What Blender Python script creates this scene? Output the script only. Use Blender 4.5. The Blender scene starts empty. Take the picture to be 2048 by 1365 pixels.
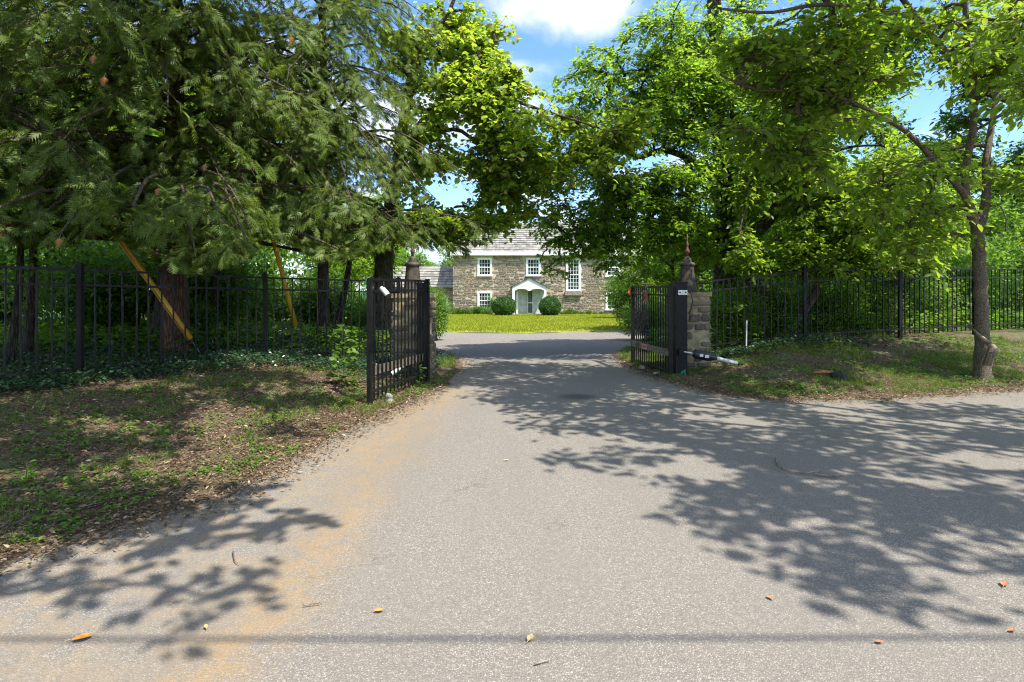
import bpy, math, random
import numpy as np
from mathutils import Vector, Matrix, Quaternion

rng = np.random.default_rng(7)
random.seed(7)
scn = bpy.context.scene
COL = scn.collection
EYE = 1.55
F = 1138.0          # focal length in pixels of a 2048 px wide frame
SUN = Vector((0.38, -0.34, 0.86)).normalized()

# ------------------------------------------------------------------ camera
cam_d = bpy.data.cameras.new('camera')
cam = bpy.data.objects.new('camera', cam_d)
COL.objects.link(cam)
cam.location = (0, 0, EYE)
cam.rotation_euler = (math.radians(90), 0, 0)
cam_d.sensor_width = 36
cam_d.lens = 36 * F / 2048
cam_d.shift_y = -102.5 / 2048
cam_d.clip_start = 0.05
cam_d.clip_end = 2000
scn.camera = cam

# ------------------------------------------------------------------ world
w = bpy.data.worlds.new('World')
scn.world = w
w.use_nodes = True
nt = w.node_tree
nt.nodes.clear()
out = nt.nodes.new('ShaderNodeOutputWorld')
bg = nt.nodes.new('ShaderNodeBackground')
sky = nt.nodes.new('ShaderNodeTexSky')
sky.sky_type = 'NISHITA'
sky.sun_disc = False
sky.sun_elevation = math.asin(SUN.z)
sky.sun_rotation = math.atan2(SUN.x, SUN.y)
sky.air_density = 0.9
sky.dust_density = 1.2
sky.ozone_density = 4.5
bg.inputs['Strength'].default_value = 0.15
geo = nt.nodes.new('ShaderNodeNewGeometry')
tc = nt.nodes.new('ShaderNodeTexCoord')
sep = nt.nodes.new('ShaderNodeSeparateXYZ')
nt.links.new(tc.outputs['Generated'], sep.inputs[0])
def wm(op, a, b=None, c=None):
    n = nt.nodes.new('ShaderNodeMath'); n.operation = op
    for i, v in enumerate((a, b, c)):
        if v is None: continue
        if isinstance(v, (int, float)): n.inputs[i].default_value = v
        else: nt.links.new(v, n.inputs[i])
    return n.outputs[0]
zc = wm('MAXIMUM', sep.outputs['Z'], 0.05)
comb = nt.nodes.new('ShaderNodeCombineXYZ')
nt.links.new(wm('DIVIDE', sep.outputs['X'], zc), comb.inputs[0])
nt.links.new(wm('DIVIDE', sep.outputs['Y'], zc), comb.inputs[1])
cn = nt.nodes.new('ShaderNodeTexNoise')
cn.inputs['Scale'].default_value = 0.9
cn.inputs['Detail'].default_value = 7
cn.inputs['Roughness'].default_value = 0.55
mp = nt.nodes.new('ShaderNodeMapping')
mp.inputs['Location'].default_value = (2.35, 0.15, 0.4)
nt.links.new(comb.outputs[0], mp.inputs[0])
nt.links.new(mp.outputs[0], cn.inputs['Vector'])
cr = nt.nodes.new('ShaderNodeMapRange')
cr.interpolation_type = 'SMOOTHSTEP'
cr.inputs['From Min'].default_value = 0.47
cr.inputs['From Max'].default_value = 0.66
nt.links.new(cn.outputs['Fac'], cr.inputs['Value'])
# one puffy cloud in the gap between the trees: centre direction
cdir = Vector(((1130-1024)/F, 1.0, (580-8)/F)).normalized()
dv = nt.nodes.new('ShaderNodeVectorMath'); dv.operation = 'SUBTRACT'
dv.inputs[1].default_value = cdir
nt.links.new(tc.outputs['Generated'], dv.inputs[0])
ds = nt.nodes.new('ShaderNodeVectorMath'); ds.operation = 'MULTIPLY'
ds.inputs[1].default_value = (1/0.13, 1/0.2, 1/0.055)
nt.links.new(dv.outputs[0], ds.inputs[0])
dl = nt.nodes.new('ShaderNodeVectorMath'); dl.operation = 'LENGTH'
nt.links.new(ds.outputs[0], dl.inputs[0])
cn2 = nt.nodes.new('ShaderNodeTexNoise')
cn2.inputs['Scale'].default_value = 9; cn2.inputs['Detail'].default_value = 6
nt.links.new(tc.outputs['Generated'], cn2.inputs['Vector'])
puff = wm('ADD', wm('SUBTRACT', 1.0, dl.outputs['Value']), wm('MULTIPLY', wm('SUBTRACT', cn2.outputs['Fac'], 0.5), 2.4))
pr = nt.nodes.new('ShaderNodeMapRange'); pr.interpolation_type = 'SMOOTHSTEP'
pr.inputs['From Min'].default_value = -0.1; pr.inputs['From Max'].default_value = 0.75
nt.links.new(puff, pr.inputs['Value'])
cfac = wm('MAXIMUM', wm('MULTIPLY', cr.outputs[0], 0.75), wm('MULTIPLY', pr.outputs[0], 0.9))
mixc = nt.nodes.new('ShaderNodeMix'); mixc.data_type = 'RGBA'
nt.links.new(cfac, mixc.inputs['Factor'])
hs = nt.nodes.new('ShaderNodeHueSaturation'); hs.inputs['Saturation'].default_value = 1.12; hs.inputs['Value'].default_value = 0.70
nt.links.new(sky.outputs[0], hs.inputs['Color'])
nt.links.new(hs.outputs[0], mixc.inputs['A'])
mixc.inputs['B'].default_value = (2.8, 2.8, 2.9, 1)
nt.links.new(mixc.outputs['Result'], bg.inputs['Color'])
nt.links.new(bg.outputs[0], out.inputs[0])

# ------------------------------------------------------------------ sun, exposure
sd_ = bpy.data.lights.new('sun', 'SUN')
sun = bpy.data.objects.new('sun', sd_)
COL.objects.link(sun)
sd_.energy = 2.7
sd_.angle = math.radians(0.53)
sd_.color = (1.0, 0.935, 0.83)
sun.rotation_euler = (-SUN).to_track_quat('-Z', 'Y').to_euler()
scn.view_settings.view_transform = 'Standard'
scn.view_settings.look = 'None'
scn.view_settings.gamma = 1
scn.view_settings.use_curve_mapping = False
scn.view_settings.exposure = 1.82
scn.cycles.pixel_filter_type = 'BLACKMAN_HARRIS'
scn.cycles.filter_width = 1.15
scn.cycles.max_bounces = 8
scn.cycles.diffuse_bounces = 6
scn.cycles.transmission_bounces = 6
scn.cycles.use_denoising = True
scn.cycles.denoising_prefilter = 'NONE'

# ------------------------------------------------------------------ small helpers
def W(px, py, d):
    """the world point that shows at photo pixel (px, py) at depth d"""
    return Vector(((px-1024)/F*d, d, EYE-(py-580)/F*d))

def props(o, label=None, cat=None, group=None, kind=None):
    if label: o['label'] = label
    if cat: o['category'] = cat
    if group: o['group'] = group
    if kind: o['kind'] = kind
    return o

def empty(name, loc, label, cat, group=None, rz=0):
    o = bpy.data.objects.new(name, None)
    COL.objects.link(o)
    o.location = loc
    o.rotation_euler = (0, 0, rz)
    o.empty_display_size = 0.2
    props(o, label, cat, group)
    return o

def add_obj(name, me, parent=None, loc=None, **kw):
    o = bpy.data.objects.new(name, me)
    COL.objects.link(o)
    if parent is not None: o.parent = parent
    if loc is not None: o.location = loc
    props(o, **kw)
    return o

def np_mesh(name, V, facelist, mat, smooth=False, attrs=None):
    """V (N,3); facelist = list of int arrays (M,k)"""
    me = bpy.data.meshes.new(name)
    V = np.asarray(V, dtype=np.float32)
    me.vertices.add(len(V))
    me.vertices.foreach_set('co', V.ravel())
    loops = np.concatenate([f.ravel() for f in facelist]).astype(np.int32)
    counts = np.concatenate([np.full(len(f), f.shape[1], dtype=np.int32) for f in facelist])
    starts = np.concatenate([[0], np.cumsum(counts)[:-1]]).astype(np.int32)
    me.loops.add(len(loops))
    me.loops.foreach_set('vertex_index', loops)
    me.polygons.add(len(counts))
    me.polygons.foreach_set('loop_start', starts)
    me.polygons.foreach_set('loop_total', counts)
    if smooth:
        me.polygons.foreach_set('use_smooth', np.ones(len(counts), dtype=bool))
    me.update(calc_edges=True)
    if attrs:
        for k, a in attrs.items():
            at = me.attributes.new(k, 'FLOAT', 'POINT')
            at.data.foreach_set('value', np.asarray(a, dtype=np.float32))
    if mat: me.materials.append(mat)
    return me

class MB:
    """collects boxes, tubes and prisms for one mesh"""
    def __init__(self): self.v = []; self.f = []; self.var = []
    def _add(self, vs, fs, var=0.5):
        n = len(self.v)
        self.v += [tuple(p) for p in vs]
        self.f += [tuple(i+n for i in q) for q in fs]
        self.var += [var]*len(vs)
        return self
    def box(self, x0, x1, y0, y1, z0, z1, M=None, var=0.5):
        vs = [Vector((x, y, z)) for z in (z0, z1) for y in (y0, y1) for x in (x0, x1)]
        if M is not None: vs = [M @ p for p in vs]
        return self._add(vs, [(0,2,3,1),(4,5,7,6),(0,1,5,4),(2,6,7,3),(0,4,6,2),(1,3,7,5)], var)
    def bar(self, a, b, wx, wy, up=(0,0,1), var=0.5):
        a, b = Vector(a), Vector(b)
        d = (b-a).normalized(); up = Vector(up)
        if abs(d.dot(up)) > .99: up = Vector((0,1,0))
        s = d.cross(up).normalized(); u = s.cross(d).normalized()
        vs = []
        for p in (a, b):
            for (i, j) in ((-1,-1),(1,-1),(1,1),(-1,1)):
                vs.append(p + s*i*wx/2 + u*j*wy/2)
        return self._add(vs, [(0,3,2,1),(4,5,6,7),(0,1,5,4),(1,2,6,5),(2,3,7,6),(3,0,4,7)], var)
    def tube(self, pts, r, n=8, cap=True, var=0.5):
        pts = [Vector(p) for p in pts]
        rs = r if isinstance(r, (list, tuple)) else [r]*len(pts)
        vs = []; prev = None
        for i, p in enumerate(pts):
            d = (pts[min(i+1, len(pts)-1)] - pts[max(i-1, 0)]).normalized()
            ref = prev if prev is not None else (Vector((1,0,0)) if abs(d.x) < .8 else Vector((0,1,0)))
            s = (ref - d*ref.dot(d)).normalized(); prev = s
            u = d.cross(s)
            for k in range(n):
                a = 2*math.pi*k/n
                vs.append(p + (s*math.cos(a)+u*math.sin(a))*rs[i])
        fs = []
        for i in range(len(pts)-1):
            for k in range(n):
                fs.append((i*n+k, i*n+(k+1)%n, (i+1)*n+(k+1)%n, (i+1)*n+k))
        if cap:
            fs.append(tuple(range(n-1, -1, -1)))
            fs.append(tuple((len(pts)-1)*n+k for k in range(n)))
        return self._add(vs, fs, var)
    def lathe(self, prof, c=(0,0,0), n=20, var=0.5):
        return self.tube([Vector(c)+Vector((0,0,z)) for r, z in prof], [max(r, .001) for r, z in prof], n, True, var)
    def prism(self, poly, y0, y1, var=0.5):
        """poly of (x,z) extruded along y; front face at y0"""
        n = len(poly)
        vs = [(x, y0, z) for x, z in poly] + [(x, y1, z) for x, z in poly]
        fs = [tuple(range(n)), tuple(range(2*n-1, n-1, -1))]
        fs += [(i+n, (i+1)%n+n, (i+1)%n, i) for i in range(n)]
        return self._add(vs, fs, var)
    def mesh(self, name, mat, smooth=False):
        me = bpy.data.meshes.new(name)
        me.from_pydata(self.v, [], self.f)
        if smooth:
            me.polygons.foreach_set('use_smooth', [True]*len(me.polygons))
        a = me.attributes.new('var', 'FLOAT', 'POINT')
        a.data.foreach_set('value', self.var)
        me.materials.append(mat)
        me.update()
        return me
    def build(self, name, mat, parent=None, smooth=False, loc=None, **kw):
        return add_obj(name, self.mesh(name, mat, smooth), parent, loc, **kw)

# ------------------------------------------------------------------ materials
def node_mat(name):
    m = bpy.data.materials.new(name)
    m.use_nodes = True
    t = m.node_tree
    b = t.nodes['Principled BSDF']
    return m, t, b

class NT:
    def __init__(self, t): self.t = t
    def math(self, op, a, b=None, c=None, clamp=False):
        n = self.t.nodes.new('ShaderNodeMath'); n.operation = op; n.use_clamp = clamp
        for i, v in enumerate((a, b, c)):
            if v is None: continue
            if isinstance(v, (int, float)): n.inputs[i].default_value = v
            else: self.t.links.new(v, n.inputs[i])
        return n.outputs[0]
    def pos(self, scale=(1,1,1)):
        g = self.t.nodes.new('ShaderNodeNewGeometry')
        if scale == (1,1,1): return g.outputs['Position']
        m = self.t.nodes.new('ShaderNodeMapping'); m.inputs['Scale'].default_value = scale
        self.t.links.new(g.outputs['Position'], m.inputs[0]); return m.outputs[0]
    def obj(self, scale=(1,1,1)):
        g = self.t.nodes.new('ShaderNodeTexCoord')
        m = self.t.nodes.new('ShaderNodeMapping'); m.inputs['Scale'].default_value = scale
        self.t.links.new(g.outputs['Object'], m.inputs[0]); return m.outputs[0]
    def noise(self, vec, scale, detail=3, rough=.5, out='Fac'):
        n = self.t.nodes.new('ShaderNodeTexNoise')
        n.inputs['Scale'].default_value = scale; n.inputs['Detail'].default_value = detail
        n.inputs['Roughness'].default_value = rough
        self.t.links.new(vec, n.inputs['Vector']); return n.outputs[out]
    def voro(self, vec, scale, out='Distance', feature='F1'):
        n = self.t.nodes.new('ShaderNodeTexVoronoi'); n.feature = feature
        n.inputs['Scale'].default_value = scale
        self.t.links.new(vec, n.inputs['Vector']); return n.outputs[out]
    def ramp(self, v, stops, interp='LINEAR'):
        n = self.t.nodes.new('ShaderNodeValToRGB'); n.color_ramp.interpolation = interp
        e = n.color_ramp.elements
        while len(e) < len(stops): e.new(0.5)
        for i, (p, c) in enumerate(stops):
            e[i].position = p; e[i].color = (*c, 1) if len(c) == 3 else c
        self.t.links.new(v, n.inputs[0]); return n.outputs[0]
    def mix(self, f, a, b, mode='MIX'):
        n = self.t.nodes.new('ShaderNodeMix'); n.data_type = 'RGBA'; n.blend_type = mode
        for k, v in (('Factor', f), ('A', a), ('B', b)):
            if isinstance(v, (int, float)): n.inputs[k].default_value = v
            elif isinstance(v, tuple): n.inputs[k].default_value = (*v, 1)
            else: self.t.links.new(v, n.inputs[k])
        return n.outputs['Result']
    def rng(self, v, a, b, c=0, d=1):
        n = self.t.nodes.new('ShaderNodeMapRange'); n.interpolation_type = 'SMOOTHSTEP'
        n.inputs['From Min'].default_value = a; n.inputs['From Max'].default_value = b
        n.inputs['To Min'].default_value = c; n.inputs['To Max'].default_value = d
        self.t.links.new(v, n.inputs['Value']); return n.outputs[0]
    def attr(self, name, out='Fac'):
        n = self.t.nodes.new('ShaderNodeAttribute'); n.attribute_name = name
        return n.outputs[out]
    def bump(self, h, strength=.5, dist=.01):
        n = self.t.nodes.new('ShaderNodeBump')
        n.inputs['Strength'].default_value = strength; n.inputs['Distance'].default_value = dist
        self.t.links.new(h, n.inputs['Height']); return n.outputs[0]
    def rand(self):
        n = self.t.nodes.new('ShaderNodeObjectInfo'); return n.outputs['Random']

def simple_mat(name, c1, c2, scale=8, rough=.6, metal=0, bump=.2, usevar=False, bdist=.004, stretch=(1,1,1)):
    m, t, b = node_mat(name); N = NT(t)
    v = N.pos(stretch)
    n = N.noise(v, scale, 6, .6)
    f = N.rng(n, .35, .65)
    if usevar: f = N.math('ADD', N.math('MULTIPLY', f, .35), N.math('MULTIPLY', N.attr('var'), .8), clamp=True)
    t.links.new(N.mix(f, c1, c2), b.inputs['Base Color'])
    b.inputs['Roughness'].default_value = rough
    b.inputs['Metallic'].default_value = metal
    t.links.new(N.bump(N.noise(v, scale*6, 4), bump, bdist), b.inputs['Normal'])
    return m

def leaf_mat(name, dark, light, trans, tmix=.45, rough=.45, spec=.4, hue=None):
    """diffuse + glossy sheet plus light passing through it; colour varies from leaf to leaf"""
    m, t, b = node_mat(name); N = NT(t)
    var = N.attr('var')
    stops = [(0, dark), (.85, light)]
    if hue: stops.append((1.0, hue))
    c = N.ramp(var, stops)
    t.links.new(c, b.inputs['Base Color'])
    b.inputs['Roughness'].default_value = rough
    b.inputs['Specular IOR Level'].default_value = spec
    tr = t.nodes.new('ShaderNodeBsdfTranslucent')
    tcol = N.mix(var, tuple(x*.7 for x in trans), trans)
    if hue: tcol = N.mix(N.rng(var, .86, 1.0), tcol, hue)
    t.links.new(tcol, tr.inputs['Color'])
    mx = t.nodes.new('ShaderNodeMixShader'); mx.inputs[0].default_value = tmix
    t.links.new(b.outputs[0], mx.inputs[1]); t.links.new(tr.outputs[0], mx.inputs[2])
    t.links.new(mx.outputs[0], t.nodes['Material Output'].inputs['Surface'])
    return m

def bark_mat(name, c1, c2, stretch=(9, 9, 1.2), bdist=.03, scale=2.5):
    m, t, b = node_mat(name); N = NT(t)
    v = N.pos(stretch)
    n1 = N.noise(v, scale, 6, .65)
    n2 = N.voro(v, scale*1.3, 'Distance', 'DISTANCE_TO_EDGE')
    h = N.math('ADD', n1, N.rng(n2, 0, .25, 0, .6))
    c = N.mix(N.rng(h, .45, 1.15), c1, c2)
    lich = N.noise(N.pos(), 5, 4)
    c = N.mix(N.rng(lich, .55, .75, 0, .35), c, (c2[0]*1.1, c2[1]*1.3, c2[2]*1.1))
    t.links.new(c, b.inputs['Base Color'])
    b.inputs['Roughness'].default_value = .9
    t.links.new(N.bump(h, .8, bdist), b.inputs['Normal'])
    return m

M = {}
M['cedar'] = leaf_mat('cedar_leaf', (.044, .088, .012), (.16, .225, .040), (.28, .40, .035), .42, .5, .3, (.36, .13, .04))
M['dogwood'] = leaf_mat('dogwood_leaf', (.055, .125, .016), (.15, .25, .03), (.42, .62, .035), .58, .4, .4, (.30, .36, .05))
M['oak'] = leaf_mat('tulip_leaf', (.055, .145, .018), (.145, .27, .03), (.42, .66, .045), .60, .42, .35, (.20, .30, .04))
M['redbud'] = leaf_mat('redbud_leaf', (.085, .17, .022), (.20, .31, .035), (.50, .68, .05), .60, .4, .35, (.34, .24, .07))
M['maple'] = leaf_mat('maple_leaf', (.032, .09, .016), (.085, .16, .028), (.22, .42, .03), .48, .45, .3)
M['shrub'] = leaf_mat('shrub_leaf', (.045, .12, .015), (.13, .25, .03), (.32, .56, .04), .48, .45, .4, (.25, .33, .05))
M['boxwood'] = leaf_mat('boxwood_leaf', (.02, .07, .012), (.055, .15, .02), (.10, .26, .02), .25, .4, .5)
M['vinca'] = leaf_mat('ground_cover_leaf', (.018, .05, .022), (.055, .11, .05), (.06, .13, .04), .15, .28, .7)
M['weed'] = leaf_mat('weed_leaf', (.04, .11, .015), (.13, .24, .03), (.20, .35, .03), .35, .5, .3, (.30, .32, .07))
M['blade'] = leaf_mat('grass_blade', (.06, .12, .015), (.16, .24, .03), (.22, .32, .03), .35, .5, .3, (.38, .34, .12))
M['lawnblade'] = leaf_mat('lawn_blade', (.16, .21, .01), (.31, .35, .018), (.36, .42, .02), .35, .55, .2, (.42, .36, .10))
M['litter'] = leaf_mat('fallen_leaf_litter', (.055, .032, .018), (.27, .19, .11), (.16, .10, .05), .12, .7, .2, (.42, .34, .24))
M['bark_grey'] = bark_mat('grey_bark', (.055, .045, .032), (.24, .19, .13))
M['bark_dark'] = bark_mat('dark_bark', (.018, .015, .012), (.085, .07, .05))
M['bark_brown'] = bark_mat('brown_bark', (.03, .022, .014), (.13, .10, .065))
M['bark_cedar'] = bark_mat('cedar_bark', (.05, .025, .016), (.23, .11, .065), (14, 14, .9), .04)
M['iron'] = simple_mat('black_painted_iron', (.006, .006, .006), (.013, .013, .013), 20, .48, 0, .12)
M['iron'].node_tree.nodes['Principled BSDF'].inputs['Specular IOR Level'].default_value = .22
M['iron_grey'] = simple_mat('weathered_flat_bar', (.10, .09, .07), (.20, .18, .13), 14, .55, .2, .2)
M['silver'] = simple_mat('galvanised_metal', (.42, .43, .42), (.60, .61, .60), 15, .35, .6, .1)
M['white_metal'] = simple_mat('off_white_tube', (.50, .53, .50), (.66, .68, .65), 12, .4, 0, .1)
M['black_plastic'] = simple_mat('black_plastic', (.012, .012, .013), (.03, .03, .03), 18, .45, 0, .1)
M['rust'] = simple_mat('rusty_metal', (.06, .032, .02), (.16, .075, .045), 22, .85, 0, .4)
M['rust_dark'] = simple_mat('dark_cast_iron', (.03, .024, .019), (.085, .066, .048), 9, .75, .1, .5, bdist=.008)
M['paint_white'] = simple_mat('white_house_paint', (.66, .70, .72), (.80, .82, .82), 3, .55, 0, .1)
M['paint_grey'] = simple_mat('grey_weathered_paint', (.36, .40, .42), (.56, .60, .62), 2.2, .7, 0, .1)
M['door_screen'] = simple_mat('dark_door_screen', (.055, .075, .075), (.10, .13, .13), 3, .25, 0, .05)
M['shingle'] = simple_mat('cedar_shingle', (.125, .12, .108), (.285, .275, .25), 2.5, .9, 0, .4, True, .01)
M['roof_under'] = simple_mat('roof_deck', (.08, .06, .05), (.12, .10, .08), 3, .9)
M['porch_roof'] = simple_mat('green_slate_roof', (.02, .05, .045), (.045, .08, .075), 4, .9, 0, .3, True)
M['mortar'] = simple_mat('tan_mortar', (.37, .32, .235), (.48, .42, .32), 3.5, .95, 0, .5, bdist=.01)
M['yellow'] = simple_mat('yellow_plastic_guard', (.62, .30, .015), (.80, .44, .03), 3, .45, 0, .1)
M['orange'] = simple_mat('orange_tape', (.62, .08, .015), (.78, .14, .03), 8, .5, 0, .1)
M['twine'] = simple_mat('green_twine', (.03, .28, .17), (.08, .42, .28), 8, .6, 0, .1)
M['cable'] = simple_mat('steel_cable', (.10, .10, .10), (.2, .2, .2), 30, .5, .4, .1)
M['timber'] = simple_mat('timber_pole', (.11, .07, .045), (.22, .16, .11), 5, .9, 0, .4, stretch=(6,6,.6))
M['twig'] = simple_mat('dry_twig', (.11, .08, .055), (.30, .24, .18), 12, .9, 0, .3)
M['charred'] = simple_mat('charred_wood', (.008, .008, .009), (.03, .028, .027), 25, .6, 0, .9, bdist=.02)
M['deadwood'] = simple_mat('rotten_orange_wood', (.14, .06, .025), (.42, .19, .07), 18, .9, 0, .6, bdist=.01)
M['rock'] = simple_mat('grey_field_stone', (.12, .11, .095), (.34, .31, .26), 12, .9, 0, .6, bdist=.01)
M['label'] = simple_mat('white_sticker', (.62, .62, .60), (.75, .75, .73), 40, .5, 0, .05)
M['redlabel'] = simple_mat('faded_red_sticker', (.42, .14, .10), (.62, .40, .34), 30, .6, 0, .05)
M['redink'] = simple_mat('red_ink', (.25, .02, .02), (.32, .04, .03), 30, .6, 0, .02)

def stone_mat(name, cols, lo, hi):
    m, t, b = node_mat(name); N = NT(t)
    var = N.attr('var')
    r = N.rand()
    k = N.math('FRACT', N.math('ADD', var, r))
    c = N.ramp(k, [(i/(len(cols)-1), c) for i, c in enumerate(cols)])
    n = N.noise(N.pos(), 14, 6, .65)
    c = N.mix(N.rng(n, .3, .7, 0, .5), c, (hi[0], hi[1], hi[2]))
    sp = N.noise(N.pos(), 45, 3)
    c = N.mix(N.rng(sp, .55, .75, 0, .45), c, lo)
    t.links.new(c, b.inputs['Base Color'])
    b.inputs['Roughness'].default_value = .92
    t.links.new(N.bump(N.noise(N.pos(), 30, 6, .7), .7, .012), b.inputs['Normal'])
    return m
M['stone'] = stone_mat('schist_wall_stone', [(.14,.115,.085),(.23,.195,.15),(.085,.077,.068),(.29,.25,.20),(.18,.14,.095),(.13,.122,.112),(.25,.18,.12),(.07,.062,.055)], (.07,.06,.05), (.30,.25,.18))
M['pillar_stone'] = stone_mat('pillar_stone', [(.085,.07,.05),(.15,.12,.08),(.06,.052,.045),(.19,.15,.095),(.11,.085,.06)], (.04,.036,.03), (.18,.15,.10))
M['pillar_mortar'] = simple_mat('stained_mortar', (.20, .155, .085), (.40, .33, .20), 6, .95, 0, .6, bdist=.012)

def glass_mat():
    m, t, b = node_mat('window_glass'); N = NT(t)
    n = N.noise(N.pos((1, 1, .8)), 1.4, 3)
    t.links.new(N.mix(N.rng(n, .45, .6), (.012, .018, .016), (.07, .10, .09)), b.inputs['Base Color'])
    b.inputs['Roughness'].default_value = .06
    b.inputs['Specular IOR Level'].default_value = .8
    t.links.new(N.bump(N.noise(N.pos(), 3, 1), .15, .01), b.inputs['Normal'])
    return m
M['glass'] = glass_mat()

# ------------------------------------------------------------------ ground shapes
DRIVE = [(-60, -3.0), (-14, 0.6), (-6.5, 2.0), (-4.3, 2.75), (-2.95, 3.2), (-2.62, 3.60), (-2.2, 4.2), (-2.02, 4.9), (-1.95, 5.78),
         (-1.70, 6.78), (-1.38, 8.02), (-1.10, 9.28), (-0.90, 11.4), (-1.3, 13.6), (-2.2, 15.2), (-5, 16.8), (-12, 19),
         (-25, 24), (-27, 30), (-14, 30), (-8, 26.6), (-3.3, 24.4), (0.3, 23.5), (5.0, 25.3), (9, 28), (14, 34), (20, 38),
         (26, 36), (18, 26), (9, 20.3), (4.6, 17.4), (3.1, 15.75), (2.35, 13.6), (2.36, 11.4), (2.62, 9.53), (3.07, 8.4),
         (3.7, 7.95), (5.17, 8.05), (7.9, 8.8), (14, 10.2), (60, 18), (60, -30), (-60, -30)]
DP = np.array(DRIVE)
def sdist(x, y, P=DP):
    """signed distance to the driveway outline, positive outside"""
    x = np.asarray(x, float); y = np.asarray(y, float)
    d2 = np.full(x.shape, 1e9); ins = np.zeros(x.shape, bool)
    n = len(P)
    for i in range(n):
        ax, ay = P[i]; bx, by = P[(i+1) % n]
        ex, ey = bx-ax, by-ay
        t = np.clip(((x-ax)*ex+(y-ay)*ey)/(ex*ex+ey*ey), 0, 1)
        d2 = np.minimum(d2, (x-ax-t*ex)**2+(y-ay-t*ey)**2)
        c = ((ay > y) != (by > y)) & (x < (bx-ax)*(y-ay)/(by-ay+1e-12)+ax)
        ins ^= c
    return np.where(ins, -1, 1)*np.sqrt(d2)
def pdist(x, y, P):
    d2 = np.full(np.shape(x), 1e9)
    for (ax, ay), (bx, by) in zip(P[:-1], P[1:]):
        ex, ey = bx-ax, by-ay
        t = np.clip(((x-ax)*ex+(y-ay)*ey)/(ex*ex+ey*ey), 0, 1)
        d2 = np.minimum(d2, (x-ax-t*ex)**2+(y-ay-t*ey)**2)
    return np.sqrt(d2)
def sstep(a, b, x):
    t = np.clip((x-a)/(b-a), 0, 1); return t*t*(3-2*t)
def vnoise(x, y, s, seed=0):
    """cheap smooth value noise"""
    x = np.asarray(x, float)*s+seed*17.3; y = np.asarray(y, float)*s+seed*9.1
    xi = np.floor(x); yi = np.floor(y); xf = x-xi; yf = y-yi
    def h(a, b):
        v = np.sin(a*127.1+b*311.7+seed*3.3)*43758.5453
        return v-np.floor(v)
    u = xf*xf*(3-2*xf); v = yf*yf*(3-2*yf)
    return (h(xi,yi)*(1-u)+h(xi+1,yi)*u)*(1-v)+(h(xi,yi+1)*(1-u)+h(xi+1,yi+1)*u)*v
def zdrive(y):
    y = np.asarray(y, float)
    return -.27*sstep(11, 25, y)-.40*sstep(22, 50, y)
def ground(x, y, s=None):
    x = np.asarray(x, float); y = np.asarray(y, float)
    if s is None: s = sdist(x, y)
    z0 = zdrive(y)
    side = np.where(x > 0, .48, .36)
    rise = side*np.where(x > 0, np.clip(s/3.5, 0, 1)**1.25*.96, sstep(0, 3.4, s))*(1-.75*sstep(14, 24, y))+np.where(x > 4, .12*sstep(2, 5, s), 0)*(1-sstep(20, 30, y))
    lawn = sstep(21, 23, y)*(1-sstep(9, 13, np.abs(x)))
    rise = rise*(1-lawn)+.05*lawn*sstep(0, .5, s)
    edge = np.where(s < 0, -.07*np.clip(-s/.12, 0, 1), .018*sstep(0, .12, s))
    rough = (vnoise(x, y, 2.2, 1)-.5)*.05*sstep(0, .8, s)*(1-lawn)+(vnoise(x, y, 9, 2)-.5)*.022*sstep(-.1, .2, s)*(1-lawn*.8)
    return z0+rise+edge+rough
def g1(x, y): return float(ground(np.array([x]), np.array([y]))[0])

def lines(lo, hi, a, b, step):
    mid = np.arange(a, b+1e-6, step)
    l = [a]; s = step
    while l[-1] > lo: s *= 1.25; l.append(l[-1]-s)
    r = [b]; s = step
    while r[-1] < hi: s *= 1.25; r.append(r[-1]+s)
    return np.concatenate([np.array(l[1:][::-1]), mid, np.array(r[1:])])
def grid_mesh(name, xs, ys, zf, mat, keep=None, attrs=None, smooth=True):
    X, Y = np.meshgrid(xs, ys); sh = X.shape
    X = X.ravel(); Y = Y.ravel()
    s = sdist(X, Y)
    Z = zf(X, Y, s)
    V = np.stack([X, Y, Z], 1)
    idx = np.arange(len(X)).reshape(sh)
    Fc = np.stack([idx[:-1,:-1], idx[:-1,1:], idx[1:,1:], idx[1:,:-1]], -1).reshape(-1, 4)
    if keep is not None:
        k = keep(X, Y, s)
        Fc = Fc[k[Fc].any(1)]
        used = np.unique(Fc); remap = np.full(len(V), -1); remap[used] = np.arange(len(used))
        V = V[used]; Fc = remap[Fc]; X = X[used]; Y = Y[used]; s = s[used]
    at = {k: f(X, Y, s) for k, f in (attrs or {}).items()}
    return np_mesh(name, V, [Fc], mat, smooth, at)

# ground material
def ground_mat():
    m, t, b = node_mat('leaf_strewn_soil'); N = NT(t)
    p = N.pos()
    n = N.noise(p, 3.2, 7, .65); f = N.noise(p, 46, 5, .7); vo = N.voro(p, 34)
    c = N.ramp(f, [(.3, (.028, .018, .011)), (.5, (.085, .055, .033)), (.7, (.22, .155, .095))])
    c = N.mix(N.rng(vo, .05, .35, .45, 0), c, (.24, .17, .11))
    g = N.ramp(N.noise(p, 60, 4, .7), [(.3, (.03, .055, .012)), (.7, (.12, .17, .035))])
    gm = N.math('MULTIPLY', N.rng(n, .47, .60), N.attr('green'))
    c = N.mix(gm, c, g)
    far = N.ramp(N.noise(p, 1.2, 7, .7), [(.3, (.035, .075, .015)), (.7, (.11, .18, .03))])
    c = N.mix(N.attr('far'), c, far)
    t.links.new(c, b.inputs['Base Color'])
    b.inputs['Roughness'].default_value = .95
    t.links.new(N.bump(N.math('ADD', f, N.math('MULTIPLY', vo, .8)), .9, .02), b.inputs['Normal'])
    return m
M['ground'] = ground_mat()

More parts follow.
